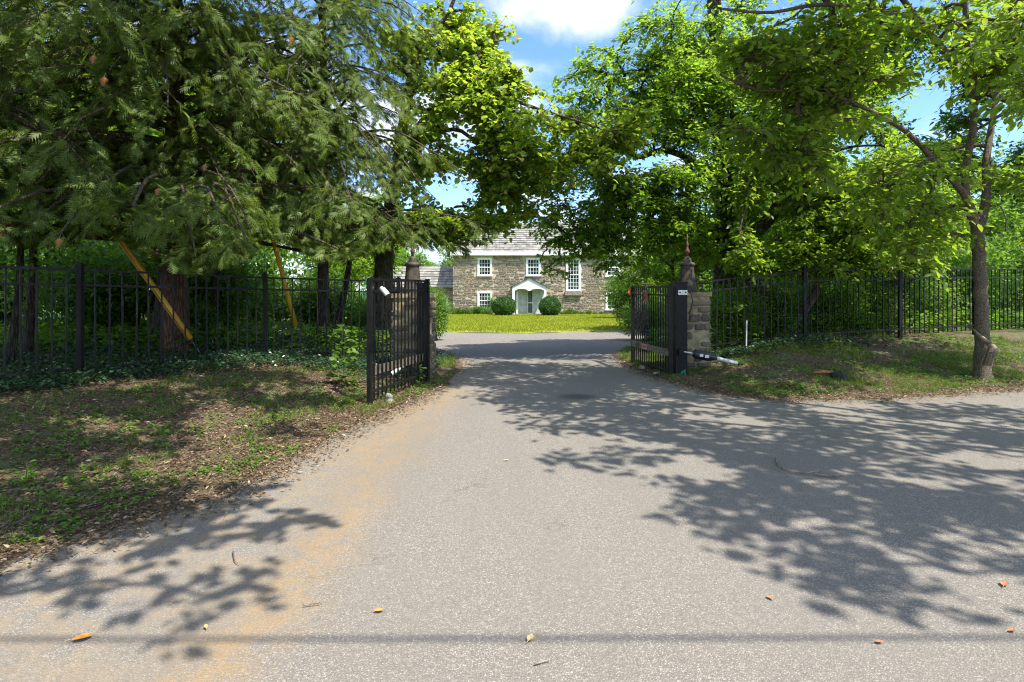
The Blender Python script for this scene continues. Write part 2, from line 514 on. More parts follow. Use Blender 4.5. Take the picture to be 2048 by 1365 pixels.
def asphalt_mat():
    m, t, b = node_mat('aged_asphalt'); N = NT(t)
    p = N.pos()
    # aggregate: pale chips in darker binder
    cell = N.voro(p, 140, 'Color'); dist = N.voro(p, 140, 'Distance')
    sepn = t.nodes.new('ShaderNodeSeparateColor'); t.links.new(cell, sepn.inputs[0])
    chip = N.ramp(sepn.outputs[0], [(0, (.075, .067, .058)), (.35, (.185, .166, .140)), (.75, (.295, .267, .228)), (1, (.58, .53, .46))])
    c = N.mix(N.rng(dist, .30, .62, 0, .8), chip, (.055, .052, .048))
    fine = N.noise(p, 260, 3, .7)
    c = N.mix(N.rng(fine, .35, .65, .0, .45), c, (.28, .262, .238))
    big = N.noise(p, .9, 5, .6)
    c = N.mix(N.rng(big, .35, .7, 0, .35), c, (.17, .16, .145))
    # far along the drive the chips blur into one tone
    gn = N.noise(p, 30, 4, .7)
    c = N.mix(.30, c, N.mix(N.rng(gn, .3, .7), (.165, .152, .134), (.27, .25, .222)))
    # washed sand
    s = N.attr('sand')
    sn = N.noise(p, 7, 7, .75); sn2 = N.noise(p, 90, 3, .7)
    sm = N.math('MULTIPLY', s, N.rng(N.math('ADD', N.math('MULTIPLY', sn, .75), N.math('MULTIPLY', sn2, .35)), .38, .74))
    c = N.mix(N.math('MULTIPLY', sm, .9), c, N.mix(sn2, (.22, .14, .06), (.34, .24, .125)))
    e = N.attr('edge')
    em = N.math('MULTIPLY', e, N.rng(N.noise(p, 4.5, 6, .7), .40, .62))
    c = N.mix(N.math('MULTIPLY', em, .65), c, N.mix(sn2, (.17, .125, .08), (.34, .27, .18)))
    # wheel tracks, hairline cracks
    trk = N.noise(N.pos((1.6, .22, 1)), 1.5, 4, .6)
    c = N.mix(N.rng(trk, .42, .62, 0, .30), c, (.17, .155, .135))
    wob = t.nodes.new('ShaderNodeVectorMath'); wob.operation = 'ADD'
    nz = t.nodes.new('ShaderNodeTexNoise'); nz.inputs['Scale'].default_value = 2.2; nz.inputs['Detail'].default_value = 5
    t.links.new(p, nz.inputs['Vector'])
    t.links.new(p, wob.inputs[0]); t.links.new(nz.outputs['Color'], wob.inputs[1])
    ck = N.voro(wob.outputs[0], .42, 'Distance', 'DISTANCE_TO_EDGE')
    ckm = N.math('MULTIPLY', N.rng(ck, .0, .006, 1, 0), N.rng(N.noise(p, .8, 2), .50, .60))
    c = N.mix(N.math('MULTIPLY', ckm, .35), c, (.06, .05, .042))
    # rusty-brown spots and a dark patch
    sp = N.noise(p, 2.1, 3, .5)
    c = N.mix(N.math('MULTIPLY', N.rng(sp, .70, .76), N.rng(sn2, .4, .6, .2, .8)), c, (.30, .17, .05))
    c = N.mix(N.math('MULTIPLY', N.attr('patch'), .75), c, (.05, .05, .052))
    t.links.new(c, b.inputs['Base Color'])
    b.inputs['Roughness'].default_value = .9
    b.inputs['Specular IOR Level'].default_value = .2
    h = N.math('ADD', N.math('MULTIPLY', N.math('SUBTRACT', 1.0, dist), .8), N.math('MULTIPLY', fine, .5))
    t.links.new(N.bump(h, .55, .006), b.inputs['Normal'])
    return m
M['asphalt'] = asphalt_mat()

def lawn_mat():
    m, t, b = node_mat('lawn_turf'); N = NT(t)
    p = N.pos()
    n = N.noise(p, 1.1, 6, .7); f = N.noise(p, 22, 4, .7)
    c = N.mix(N.rng(n, .35, .65), (.17, .21, .012), (.29, .31, .02))
    c = N.mix(N.rng(f, .4, .7, 0, .6), c, (.08, .12, .012))
    t.links.new(c, b.inputs['Base Color']); b.inputs['Roughness'].default_value = .95
    t.links.new(N.bump(f, .8, .03), b.inputs['Normal'])
    return m
M['lawn'] = lawn_mat()

SAND = [(-1.25, 2.2), (-1.30, 2.45), (-1.15, 2.7), (-1.22, 3.0), (-1.12, 3.35), (-1.20, 3.7), (-1.12, 4.1), (-1.22, 4.6), (-1.18, 5.1), (-1.34, 5.7), (-1.22, 6.3), (-1.3, 6.9), (-1.15, 7.6), (-0.98, 8.6)]
xs = lines(-450, 450, -9, 16, .15)
ys = lines(-60, 600, 1.5, 18, .15)
me = grid_mesh('ground', xs, ys, ground, M['ground'], attrs={
    'green': lambda X, Y, s: np.clip(.35+.65*sstep(.2, 1.4, s)*np.where(X > 0, 1, .75), 0, 1),
    'far': lambda X, Y, s: np.clip(sstep(13, 17, Y)*sstep(.1, .6, s)+sstep(14, 22, np.abs(X)), 0, 1)})
add_obj('ground', me, kind='structure', label='leaf strewn soil and thin grass on both sides of the driveway')

xs = lines(-60, 60, -4.5, 9, .09); ys = lines(-30, 40, 1.2, 13, .09)
me = grid_mesh('driveway', xs, ys, lambda X, Y, s: zdrive(Y)+(vnoise(X, Y, .8, 4)-.5)*.012, M['asphalt'],
    keep=lambda X, Y, s: s < .45, attrs={
    'sand': lambda X, Y, s: np.clip(1.15*np.exp(-(pdist(X, Y, SAND)/np.where(Y > 5, .36, .22))**2), 0, 1),
    'edge': lambda X, Y, s: np.clip(np.exp(-np.clip(-s, 0, 9)/.28)*np.where(X < 0, 1, .7)+.95*sstep(-1.1, -1.7, X)*sstep(6.5, 4.5, Y), 0, 1),
    'patch': lambda X, Y, s: np.exp(-(((X-.95)/.28)**2+((Y-8.25)/.22)**2)**2)})
add_obj('driveway', me, kind='structure', label='sun bleached grey asphalt drive dappled with tree shade')

LAWN = np.array([(-30, 31.5), (-14, 30.1), (-8, 26.7), (-3.3, 24.5), (0.3, 23.6), (5.0, 25.4), (9, 28.1), (14, 34.1), (24, 43), (24, 50.2), (-30, 50.2)])
xs = np.arange(-30, 24.1, .5); ys = np.arange(23, 50.6, .3)
me = grid_mesh('lawn', xs, ys, lambda X, Y, s: ground(X, Y, s)+.012, M['lawn'], keep=lambda X, Y, s: (sdist(X, Y, LAWN) < .0))
add_obj('lawn', me, kind='structure', label='sunlit yellow green lawn in front of the stone house')

# ------------------------------------------------------------------ batches of small geometry
def unit(v): return v/np.maximum(np.linalg.norm(v, axis=-1, keepdims=True), 1e-9)
SHAPES = {  # along, across, fold height ; faces
 'hex': (np.array([[0,0,0],[.28,.42,.10],[.66,.40,.10],[1,0,-.12],[.66,-.40,.10],[.28,-.42,.10]]), [(0,3,2,1),(0,5,4,3)]),
 'round': (np.array([[0,0,0],[.12,.46,.10],[.60,.52,.12],[1,0,-.12],[.60,-.52,.12],[.12,-.46,.10]]), [(0,3,2,1),(0,5,4,3)]),
 'kite': (np.array([[0,0,0],[.45,.40,.10],[1,0,-.05],[.45,-.40,.10]]), [(0,2,1),(0,3,2)]),
 'blade': (np.array([[0,.5,0],[0,-.5,0],[1,0,0]]), [(0,1,2)]),
}
def leaves(P, D, Nn, L, wr, shape, var):
    """P base points, D tip directions, Nn normals, L lengths, wr width ratio"""
    D = unit(D); S = unit(np.cross(Nn, D)); U = np.cross(D, S)
    tv, tf = SHAPES[shape]
    wr = np.broadcast_to(np.asarray(wr, float), L.shape)
    V = P[:,None,:] + D[:,None,:]*(tv[None,:,0]*L[:,None])[...,None] + S[:,None,:]*(tv[None,:,1]*(L*wr)[:,None])[...,None] + U[:,None,:]*(tv[None,:,2]*(L*wr)[:,None])[...,None]
    n = len(tv); N = len(P)
    fs = np.array(tf)
    Fc = (fs[None]+np.arange(N)[:,None,None]*n).reshape(-1, fs.shape[1])
    return V.reshape(-1, 3), Fc, np.repeat(var, n)
def tubes(P, R, k=5):
    """P (N,S,3), R (N,S)"""
    N, S, _ = P.shape
    T = np.empty_like(P); T[:,1:-1] = P[:,2:]-P[:,:-2]; T[:,0] = P[:,1]-P[:,0]; T[:,-1] = P[:,-1]-P[:,-2]
    T = unit(T)
    ref = np.tile(np.array([.31, .95, .05]), (N, S, 1))
    A = unit(np.cross(T, ref)); B = np.cross(T, A)
    ang = np.arange(k)*2*math.pi/k
    V = P[:,:,None,:]+R[:,:,None,None]*(A[:,:,None,:]*np.cos(ang)[None,None,:,None]+B[:,:,None,:]*np.sin(ang)[None,None,:,None])
    idx = np.arange(N*S*k).reshape(N, S, k)
    a = idx[:,:-1,:]; b = np.roll(a, -1, 2); c = np.roll(idx[:,1:,:], -1, 2); d = idx[:,1:,:]
    return V.reshape(-1, 3), np.stack([a, b, c, d], -1).reshape(-1, 4)
def merge(parts):
    Vs, Fs, As, o = [], {}, [], 0
    for p in parts:
        V, Fc = p[0], p[1]
        Vs.append(V); Fs.setdefault(Fc.shape[1], []).append(Fc+o); o += len(V)
        As.append(p[2] if len(p) > 2 else np.full(len(V), .5))
    return np.concatenate(Vs), [np.concatenate(f) for f in Fs.values()], np.concatenate(As)
def spline(pts, n):
    pts = np.array([list(p) for p in pts], float)
    if len(pts) == 2: pts = np.array([pts[0], (pts[0]*2+pts[1])/3, (pts[0]+pts[1]*2)/3, pts[1]])
    q = np.concatenate([[2*pts[0]-pts[1]], pts, [2*pts[-1]-pts[-2]]])
    m = len(pts)-1; out_ = []
    for u in np.linspace(0, m-1e-6, n):
        i = int(u); t = u-i
        a, b, c, d = q[i], q[i+1], q[i+2], q[i+3]
        out_.append(.5*((2*b)+(-a+c)*t+(2*a-5*b+4*c-d)*t*t+(-a+3*b-3*c+d)*t**3))
    return np.array(out_)
def rdir(n):
    v = rng.normal(size=(n, 3)); return unit(v)

# what stays open between the crowns (seen from the gate): the gap of sky and the view of the house
SKYGAP = np.array([(1000,-12),(1250,-12),(1215,30),(1135,75),(1118,128),(1085,150),(1060,140),(1030,105),(1070,60),(1000,25)], float)
BOTTOM = np.array([(-400,480),(0,470),(120,480),(200,452),(260,470),(330,520),(400,535),(500,500),(530,455),(580,470),(640,505),(760,490),(800,470),(840,480),(880,490),(930,500),(1000,482),(1050,462),(1072,490),(1085,565),(1128,575),(1142,520),(1185,525),(1200,560),(1225,575),(1262,590),(1310,560),(1345,500),(1380,500),(1410,580),(1500,610),(1600,600),(1700,575),(1780,560),(1850,575),(1900,540),(1990,500),(2048,510),(2500,430)], float)
def proj(P):
    d = np.maximum(P[:,1], .3)
    return P[:,0]/d*F+1024, 580-(P[:,2]-EYE)/d*F, P[:,1]
def is_open(P, r, bottom=True, soft=0.0, gap=True, skyr=True):
    """True where a clump of radius r would close a view that is open in the place"""
    u, v, d = proj(P); rp = r/np.maximum(d, .5)*F
    bad = np.zeros(len(P), bool)
    vis = d > .8
    if gap: bad |= vis & (sdist(u, v, SKYGAP) < rp*.75)
    if bottom:
        yb = np.interp(u, BOTTOM[:,0], BOTTOM[:,1])
        bad |= vis & (v+rp*.3 > yb+soft) & (u > -300) & (u < 2350)
    if skyr:
        for (cx, cy, rx, ry) in ((1850, 195, 45, 65), (905, 375, 50, 26), (1995, 432, 50, 30), (1690,300,26,20), (2010,255,35,60)):
            e = ((u-cx)/(rx+rp*.55))**2+((v-cy)/(ry+rp*.55))**2 < 1
            bad |= vis & e
        for (cx, cy, rx, ry) in ((1450, 400, 24, 130), (1545, 445, 34, 70), (1300, 305, 45, 16), (1930, 380, 30, 90)):   # trunks that show through the leaves
            e = ((u-cx)/(rx+rp*.25))**2+((v-cy)/(ry+rp*.25))**2 < 1
            bad |= vis & e & (d < 15.1)
    return bad

def clumps_in(vols, **kw):
    C, R = [], []
    for (cx, cy, cz, rx, ry, rz, n, rr) in vols:
        d = rdir(n*3)*(rng.random((n*3, 1))**.40)
        P = d*np.array([rx, ry, rz])+np.array([cx, cy, cz])
        r = rr*(.7+.6*rng.random(n*3))
        ok = (P[:,2] > 1.6)
        if kw is not None: ok &= ~is_open(P, r, **kw)
        P, r = P[ok][:n], r[ok][:n]
        C.append(P); R.append(r)
    return np.concatenate(C), np.concatenate(R)

def broadleaf(name, label, cat, base, limbs, C, R, leafmat, barkmat, group=None, twigs=22, per=9, size=.10, wr=.62, shape='kite',
              flat=.55, droop=.15, huef=.02, twig_r=.006, ivy=0, cull=None, varbias=0.0):
    """a tree: trunk, limbs, a branch to every leaf clump, twigs, leaves along the twigs"""
    bx, by = base
    root = empty(name, (bx, by, g1(bx, by)), label, cat, group)
    off = np.array(root.location)
    LP = []
    woods = []
    for i, (pts, r0, r1) in enumerate(limbs):
        p = spline(pts, 22 if i == 0 else 16)
        n = len(p)
        r = r0+(r1-r0)*np.linspace(0, 1, n)**.8
        p = p+rng.normal(size=p.shape)*np.minimum(r, .08)[:,None]*.07
        if i == 0:
            r = r*(1+.55*np.exp(-np.linspace(0, 1, n)*n*.55))
        V, Fc = tubes(p[None]-off, r[None], 12 if i == 0 else 8)
        if i == 0:
            add_obj('trunk', np_mesh('trunk', V, [Fc], barkmat, True), root)
        else: woods.append((V, Fc))
        k0 = n//3 if i == 0 else 2
        LP.append(np.concatenate([p[k0:], r[k0:,None]], 1))
    LP = np.concatenate(LP)
    # branch to each clump
    D = np.linalg.norm(C[:,None,:]-LP[None,:,:3], axis=2)+np.maximum(0, LP[None,:,2]-C[:,None,2])*.5
    j = D.argmin(1); best = D.min(1)
    A = LP[j,:3].copy(); depth = np.zeros(len(C)); todo = np.ones(len(C), bool)
    for _ in range(len(C)):      # grow outwards: every clump hangs on its nearest limb or on a clump already reached
        i = np.where(todo, best, 1e9).argmin(); todo[i] = False
        dd_ = np.linalg.norm(C-C[i], axis=1)*1.12+.10*(depth[i]+1)
        b_ = todo & (dd_ < best)
        best[b_] = dd_[b_]; A[b_] = C[i]; depth[b_] = depth[i]+1
    ra = np.maximum(.034*.78**depth, .010)
    t = np.linspace(0, 1, 7)[None,:,None]
    mid = (A+C)/2+np.array([0, 0, 1])*(np.linalg.norm(C-A, axis=1)[:,None]*.10)+rng.normal(size=A.shape)*.10*np.linalg.norm(C-A, axis=1)[:,None]
    P = A[:,None]*(1-t)**2+2*mid[:,None]*t*(1-t)+C[:,None]*t**2
    P[:,1:-1] += rng.normal(size=P[:,1:-1].shape)*.025
    Rr = ra[:,None]*(1-t[...,0])+.72*ra[:,None]*t[...,0]
    woods.append(tubes(P-off, Rr, 5))
    # twigs
    K = len(C)
    n = np.maximum(4, (twigs*(R/R.mean())**2).astype(int)); ci = np.repeat(np.arange(K), n); T = len(ci)
    d = rdir(T); d[:,2] *= flat; d[:,2] += .10; d = unit(d)
    outw = unit(C-A); d = unit(d+outw[ci]*.35)
    st = C[ci]+(A[ci]-C[ci])*(rng.random((T,1))**2)*.35
    ln = R[ci]*(.55+.6*rng.random(T))
    ts = np.linspace(0, 1, 4)[None,:,None]
    TP = st[:,None]+d[:,None]*ln[:,None,None]*ts-np.array([0,0,1])*(droop*ln)[:,None,None]*ts**2+rng.normal(size=(T,4,3))*.015*ts
    if twig_r > 0:
        woods.append(tubes(TP[:,[0,2,3]]-off, np.tile(np.array([[1.0,.6,.25]])*twig_r, (T,1)), 3))
    V, Fs, A_ = merge(woods)
    add_obj('branches', np_mesh('branches', V, Fs, barkmat, True), root)
    # leaves
    li = np.repeat(np.arange(T), per); NL = len(li)
    u = (.18+.86*rng.random(NL))
    base_p = TP[li,0]+(TP[li,3]-TP[li,0])*u[:,None]
    sag = droop*ln[li]*(u-u**2); base_p[:,2] += sag
    tw = unit(TP[li,3]-TP[li,0])
    side = unit(np.cross(tw, np.array([0,0,1.]))+rng.normal(size=(NL,3))*.25)*np.where(rng.random(NL) < .5, -1, 1)[:,None]
    ld = unit(tw*.6+side*.8+rng.normal(size=(NL,3))*.3+np.array([0,0,-.28]))
    nn = unit(np.array([0,0,1.])+rng.normal(size=(NL,3))*.42)
    L = size*(.6+.7*rng.random(NL))
    base_p += rng.normal(size=(NL,3))*size*.25
    if cull is not None:
        k = ~cull(base_p)
        base_p, ld, nn, L, li = base_p[k], ld[k], nn[k], L[k], li[k]
        NL = len(L)
    cv = np.clip(rng.normal(.42+varbias, .13, K), 0, .8)
    var = np.clip(cv[ci[li]]+rng.normal(0, .14, NL), 0, .85)
    hu = rng.random(NL) < huef; var[hu] = .95+.05*rng.random(hu.sum())
    V, Fc, av = leaves(base_p-off, ld, nn, L, wr*(.85+.3*rng.random(NL)), shape, var)
    add_obj('crown', np_mesh('crown', V, [Fc], leafmat, False, {'var': av}), root)
    if ivy:
        p = spline(limbs[0][0], 60); n = ivy
        h = rng.integers(0, 38, n); a = rng.random(n)*2*math.pi; rr = limbs[0][1]*1.0
        q = p[h]+np.stack([np.cos(a)*rr, np.sin(a)*rr, rng.normal(0, .15, n)], 1)
        outd = np.stack([np.cos(a), np.sin(a), 0*a], 1)
        V, Fc, av = leaves(q-off, outd*.5+np.array([0,0,-1.])+rng.normal(size=(n,3))*.4, outd+rng.normal(size=(n,3))*.3, .07+.06*rng.random(n), .85, 'kite', np.clip(rng.normal(.35, .15, n), 0, .8))
        add_obj('ivy', np_mesh('ivy', V, [Fc], M['maple'], False, {'var': av}), root)
    return root

def copy_tree(o, loc, rz, sc, label, group=None):
    r = o.copy(); COL.objects.link(r); r.location = loc; r.rotation_euler = (0, 0, rz); r.scale = sc
    r['label'] = label
    if group: r['group'] = group
    for ch in list(o.children):
        c = ch.copy(); COL.objects.link(c); c.parent = r
        for g in ch.children:
            d = g.copy(); COL.objects.link(d); d.parent = c
    return r

# ------------------------------------------------------------------ the house
HG = -.66
YF = 50.6
HX = lambda px, y=YF: (px-1024)/F*y
HZ = lambda py, y=YF: EYE-(py-580)/F*y
house = empty('stone_house', (3.2, YF, HG), 'two storey fieldstone house with shingle roof and white trim beyond the lawn', 'house')
HO = Vector(house.location)
def hpart(mb, name, mat, parent=None, **kw):
    """mesh data in world numbers, moved under the house"""
    me = mb.mesh(name, mat)
    me.transform(Matrix.Translation(-HO))
    return add_obj(name, me, parent or house, **kw)
X0, X1 = -5.25, 11.6
ZE = 4.58
wins = []   # rects in the front wall (x0,x1,z0,z1)
def rect(px0, px1, py0, py1): return (HX(px0), HX(px1), HZ(py1), HZ(py0))
wdefs = [(rect(955,984,516,553), 4, 4, 'white framed upper window left of the porch'),
         (rect(1052,1081,516,553), 4, 4, 'white framed upper window above the porch'),
         (rect(955,984,583.5,619), 4, 4, 'white framed ground floor window left of the porch'),
         (rect(1132,1161,516,583), 4, 7, 'tall white framed window right of the porch'),
         (rect(1211,1241,516,554), 3, 4, 'upper window with pale blind at the right'),
         (rect(1211,1241,585,621), 3, 4, 'ground floor window behind the shrub at the right')]
hw = MB()
hw.box(X0, X1, YF, YF+8.4, HG-.3, ZE)
hw.prism([(0,0)]*0+[(X0, ZE)]*0+[], 0, 0) if False else None
# gable triangles as part of the wall
for x in (X0, X1-.4):
    hw._add([(x, YF, ZE), (x+.4, YF, ZE), (x, YF+8.4, ZE), (x+.4, YF+8.4, ZE), (x, YF+4.2, 7.75), (x+.4, YF+4.2, 7.75)],
            [(0,4,2), (1,3,5), (0,1,5,4), (2,4,5,3), (0,2,3,1)])
wall = hpart(hw, 'wall', M['mortar'])

def stones(x0, x1, z0, z1, y, skip, hmin=.10, hmax=.19, wmin=.22, wmax=.62, proud=.05, ydir=-1):
    mb = MB(); z = z0
    while z < z1-.05:
        h = random.uniform(hmin, hmax); x = x0+random.uniform(-.1, .1)
        while x < x1:
            wd = random.uniform(wmin, wmax)
            a, b = max(x, x0), min(x+wd-.035, x1)
            zz = z+random.uniform(-.015, .015); hh = h*random.uniform(.50, .74)
            ok = b-a > .06 and not any(a < r[1]+.02 and b > r[0]-.02 and zz < r[3]+.02 and zz+hh > r[2]-.02 for r in skip)
            if ok and random.random() < .93:
                p = y-random.uniform(.02, proud)
                j = lambda: random.uniform(-.014, .014)
                fr = [(a+.02+j(), p+j(), zz+.01+j()), (b-.02+j(), p+j(), zz+j()+.01), ((a+b)/2+j(), p-.01, zz+j()*.8), (b-.015+j(), p+j(), zz+hh*.6), (b-.04+j(), p+j(), zz+hh+j()), ((a+b)/2+j(), p, zz+hh+j()), (a+.03+j(), p+j(), zz+hh+j()), (a+.01, p, zz+hh*.5)]
                fr = [fr[0], fr[2], fr[1], fr[3], fr[4], fr[5], fr[6], fr[7]]
                bk = [(q[0]+(q[0]-(a+b)/2)*.10, y+.01, q[2]+(q[2]-zz-hh/2)*.15) for q in fr]
                n = 8
                mb._add(fr+bk, [tuple(range(n))]+[(i, i+n, (i+1)%n+n, (i+1)%n) for i in range(n)], random.random())
            x += wd
        z += h
    return mb
skip = [w_[0] for w_ in wdefs]
porch_rect = (HX(1024), HX(1093), HG-1, HZ(574))
mb = stones(X0, X1, HG, ZE, YF, skip+[(porch_rect[0]+.1, porch_rect[1]-.1, -2, 1.6)])
sm = mb.mesh('stones', M['stone']); sm.transform(Matrix.Translation(-HO))
add_obj('stones', sm, wall, kind='stuff')

def window(r, nc, nr, label, y=YF, parent=None, blind=False):
    x0, x1, z0, z1 = r; c = .14
    m1 = MB()
    m1.box(x0, x1, y-.10, y+.02, z1-c, z1); m1.box(x0-.04, x1+.04, y-.15, y+.02, z0-.002, z0+.10)
    m1.box(x0, x0+c, y-.10, y+.02, z0+.10, z1-c); m1.box(x1-c, x1, y-.10, y+.02, z0+.10, z1-c)
    wn = hpart(m1, 'window', M['paint_white'], parent, label=label)
    a, b, e, f = x0+c, x1-c, z0+.10, z1-c
    m2 = MB()
    zm = (e+f)/2
    m2.box(a, b, y-.075, y-.03, zm-.035, zm+.035)
    for (s, q) in ((a, 1), (b, -1)): m2.box(min(s, s+q*.05), max(s, s+q*.05), y-.065, y-.03, e, f)
    m2.box(a+.05, b-.05, y-.065, y-.03, e, e+.06); m2.box(a+.05, b-.05, y-.065, y-.03, f-.05, f)
    for i in range(1, nc): x = a+(b-a)*i/nc; m2.box(x-.016, x+.016, y-.06, y-.032, e+.06, f-.05)
    for i in range(1, nr+(nr % 2)):
        z = e+(f-e)*i/(nr+(nr % 2))
        if abs(z-zm) > .06: m2.box(a+.05, b-.05, y-.058, y-.031, z-.014, z+.014)
    hpart(m2, 'sash', M['paint_white'], wn)
    m3 = MB(); m3.box(a, b, y-.028, y-.005, e, f)
    hpart(m3, 'pane', M['glass'], wn)
    if blind:
        m4 = MB(); m4.box(a+.05, b-.05, y-.0305, y-.0285, zm+.04, f-.05)
        hpart(m4, 'blind', M['paint_grey'], wn)
    return wn
for i, (r, nc, nr, lb) in enumerate(wdefs): window(r, nc, nr, lb, blind=(i == 4))
# window box ledge under the tall window
x0, x1, z0, z1 = wdefs[3][0]
m = MB(); m.box(x0-.1, x1+.1, YF-.28, YF, z0-.36, z0-.06)
hpart(m, 'ledge', M['rock'], label='stone ledge below the tall window')
# cornice
m = MB(); m.box(X0-.15, X1+.15, YF-.22, YF+.05, ZE, 4.86)
m.box(X0-.2, X1+.2, YF-.42, YF-.22, 4.60, 4.93)
hpart(m, 'cornice', M['paint_white'])
# roof
ye, ze, yr, zr = YF-.36, 4.90, YF+4.2, 8.0
m = MB()
for (ya, yb) in ((ye, yr), (2*yr-ye, yr)):
    s = 1 if ya < yb else -1
    m._add([(X0-.2, ya, ze-.02), (X1+.2, ya, ze-.02), (X1+.2, yb, zr-.02), (X0-.2, yb, zr-.02),
            (X0-.2, ya, ze-.12), (X1+.2, ya, ze-.12), (X1+.2, yb, zr-.14), (X0-.2, yb, zr-.14)],
           [(0,1,2,3),(7,6,5,4),(0,4,5,1),(1,5,6,2),(3,7,4,0)])
roof = hpart(m, 'roof', M['roof_under'])
def shingles(x0, x1, ya, za, yb, zb, rows, wmin=.22, wmax=.48):
    mb = MB()
    d = Vector((0, yb-ya, zb-za)); Ls = d.length; d.normalize(); nrm = Vector((0, -d.z, d.y))
    step = Ls/rows
    for i in range(rows):
        x = x0-random.random()*.3
        while x < x1:
            wd = random.uniform(wmin, wmax)
            a, b = max(x, x0), min(x+wd-.012, x1)
            if b-a > .03:
                s0 = i*step-random.uniform(0, .03); s1 = (i+1)*step+.05
                th = random.uniform(.06, .09)
                P0 = Vector((0, ya, za))
                q = []
                for (s, h0) in ((s0, th), (s1, .006)):
                    for xx in (a, b):
                        q.append(P0+d*s+nrm*h0+Vector((xx, 0, 0)))
                q += [P0+d*s0-nrm*.005+Vector((a,0,0)), P0+d*s0-nrm*.005+Vector((b,0,0))]
                mb._add(q, [(0,1,3,2),(4,5,1,0)], random.random())
            x += wd
    return mb
sm = shingles(X0-.2, X1+.2, ye, ze, yr, zr, 14).mesh('shingles', M['shingle']); sm.transform(Matrix.Translation(-HO))
add_obj('shingles', sm, roof, kind='stuff')
# wing
WY = 51.6
wx0, wx1 = -11.5, X0-.001
m = MB(); m.box(wx0, wx1, WY, WY+5.6, HG-.3, 1.75)
wing = hpart(m, 'wall', M['mortar'], label='low side wing wall of the stone house')
wr_ = (HX(884, WY), HX(895, WY), HZ(620, WY), HZ(596, WY))
sm = stones(wx0, wx1, HG, 1.7, WY, [wr_]).mesh('stones', M['stone']); sm.transform(Matrix.Translation(-HO))
add_obj('stones', sm, wing, kind='stuff')
window((wr_[0]-.35, wr_[1]+.05, wr_[2], wr_[3]), 3, 4, 'small ground floor window of the side wing', y=WY)
m = MB(); m._add([(wx0-.2, WY-.25, 1.74), (wx1, WY-.25, 1.74), (wx1, WY+2.7, 3.72), (wx0-.2, WY+2.7, 3.72), (wx0-.2, WY+5.9, 1.74), (wx1, WY+5.9, 1.74), (wx0-.2, WY-.25, 1.60), (wx1, WY-.25, 1.60), (wx0-.2, WY+5.9, 1.6), (wx1, WY+5.9, 1.6)],
                  [(0,1,2,3),(3,2,5,4),(0,6,7,1),(6,8,9,7),(4,5,9,8),(0,3,4,8,6)])
wroof = hpart(m, 'roof', M['roof_under'], label='low shingle roof of the side wing')
sm = shingles(wx0-.2, wx1, WY-.25, 1.76, WY+2.7, 3.74, 8).mesh('shingles', M['shingle']); sm.transform(Matrix.Translation(-HO))
add_obj('shingles', sm, wroof, kind='stuff')
# porch
PY = 49.35
ps = PY/F
px = lambda p: (p-1024)*ps
pz = lambda p: EYE-(p-580)*ps
xa, xb, xm = px(1024.6), px(1092.6), px(1058.5)
zap, zev = pz(556.5), pz(573.2)
poly = [(xa, pz(582)), (xa, zev), (xm, zap), (xb, zev), (xb, pz(582))]
arch = []
for (c0, c1) in ((px(1089), px(1060)), (px(1057), px(1029.5))):
    for k in range(0, 9):
        t = k/8; x = c0+(c1-c0)*t
        arch.append((x, pz(582)+(pz(578.2)-pz(582))*math.sin(math.pi*t)**.5 if 0 < t < 1 else pz(582.3)))
m = MB(); m.prism(poly+[(0,0)]*0+arch[::1], PY, PY+.10)
porch = hpart(m, 'porch', M['paint_white'], label='white gabled entry porch with twin arched fascia')
m = MB()
for (xe, sgn) in ((xa-.12, 1), (xb+.12, -1)):
    ev = Vector((xe, 0, zev-.02)); ap = Vector((xm, 0, zap+.06))
    m._add([(ev.x, PY-.10, ev.z), (ap.x, PY-.10, ap.z), (ap.x, YF, ap.z), (ev.x, YF, ev.z),
            (ev.x, PY-.10, ev.z-.06), (ap.x, PY-.10, ap.z-.06), (ap.x, YF, ap.z-.06), (ev.x, YF, ev.z-.06)],
           [(0,1,2,3),(7,6,5,4),(0,4,5,1),(0,3,7,4),(3,2,6,7)])
hpart(m, 'roof', M['porch_roof'], porch)
for (a, b, y0) in ((1024.6, 1029.5, PY), (1032.6, 1036.5, PY+.7), (1088.4, 1092.6, PY)):
    m = MB(); m.box(px(a), px(b), y0+.005, y0+.13, HG-.05, pz(582) if y0 == PY else 1.5)
    hpart(m, 'post', M['paint_white'], porch)
m = MB(); m.box(px(1025), px(1092), PY-.05, YF-.06, HG-.3, HG+.06); hpart(m, 'step', M['rock'], porch)
m = MB(); m.box(px(1036.5), px(1054), YF-.10, YF-.02, HG+.06, 1.62)
hpart(m, 'side_panel', M['paint_grey'], porch, label='mottled pale panel left of the door')
m = MB(); m.box(px(1067), px(1091), YF-.12, YF-.02, HG+.06, 1.62)
hpart(m, 'side_panel', M['paint_grey'], porch, label='plain grey panel right of the door')
dx0, dx1 = HX(1054.6), HX(1066.2)
m = MB(); m.box(dx0, dx0+.06, YF-.16, YF-.04, HG+.06, 1.55); m.box(dx1-.06, dx1, YF-.16, YF-.04, HG+.06, 1.55)
for (z0, z1) in ((HG+.06, HG+.16), (.36, .44), (1.45, 1.55)): m.box(dx0+.06, dx1-.06, YF-.155, YF-.05, z0, z1)
door = hpart(m, 'door', M['paint_white'], label='white framed screen door under the porch')
for (z0, z1) in ((HG+.16, .36), (.44, 1.45)):
    m = MB(); m.box(dx0+.06, dx1-.06, YF-.12, YF-.09, z0, z1); hpart(m, 'pane', M['door_screen'], door)

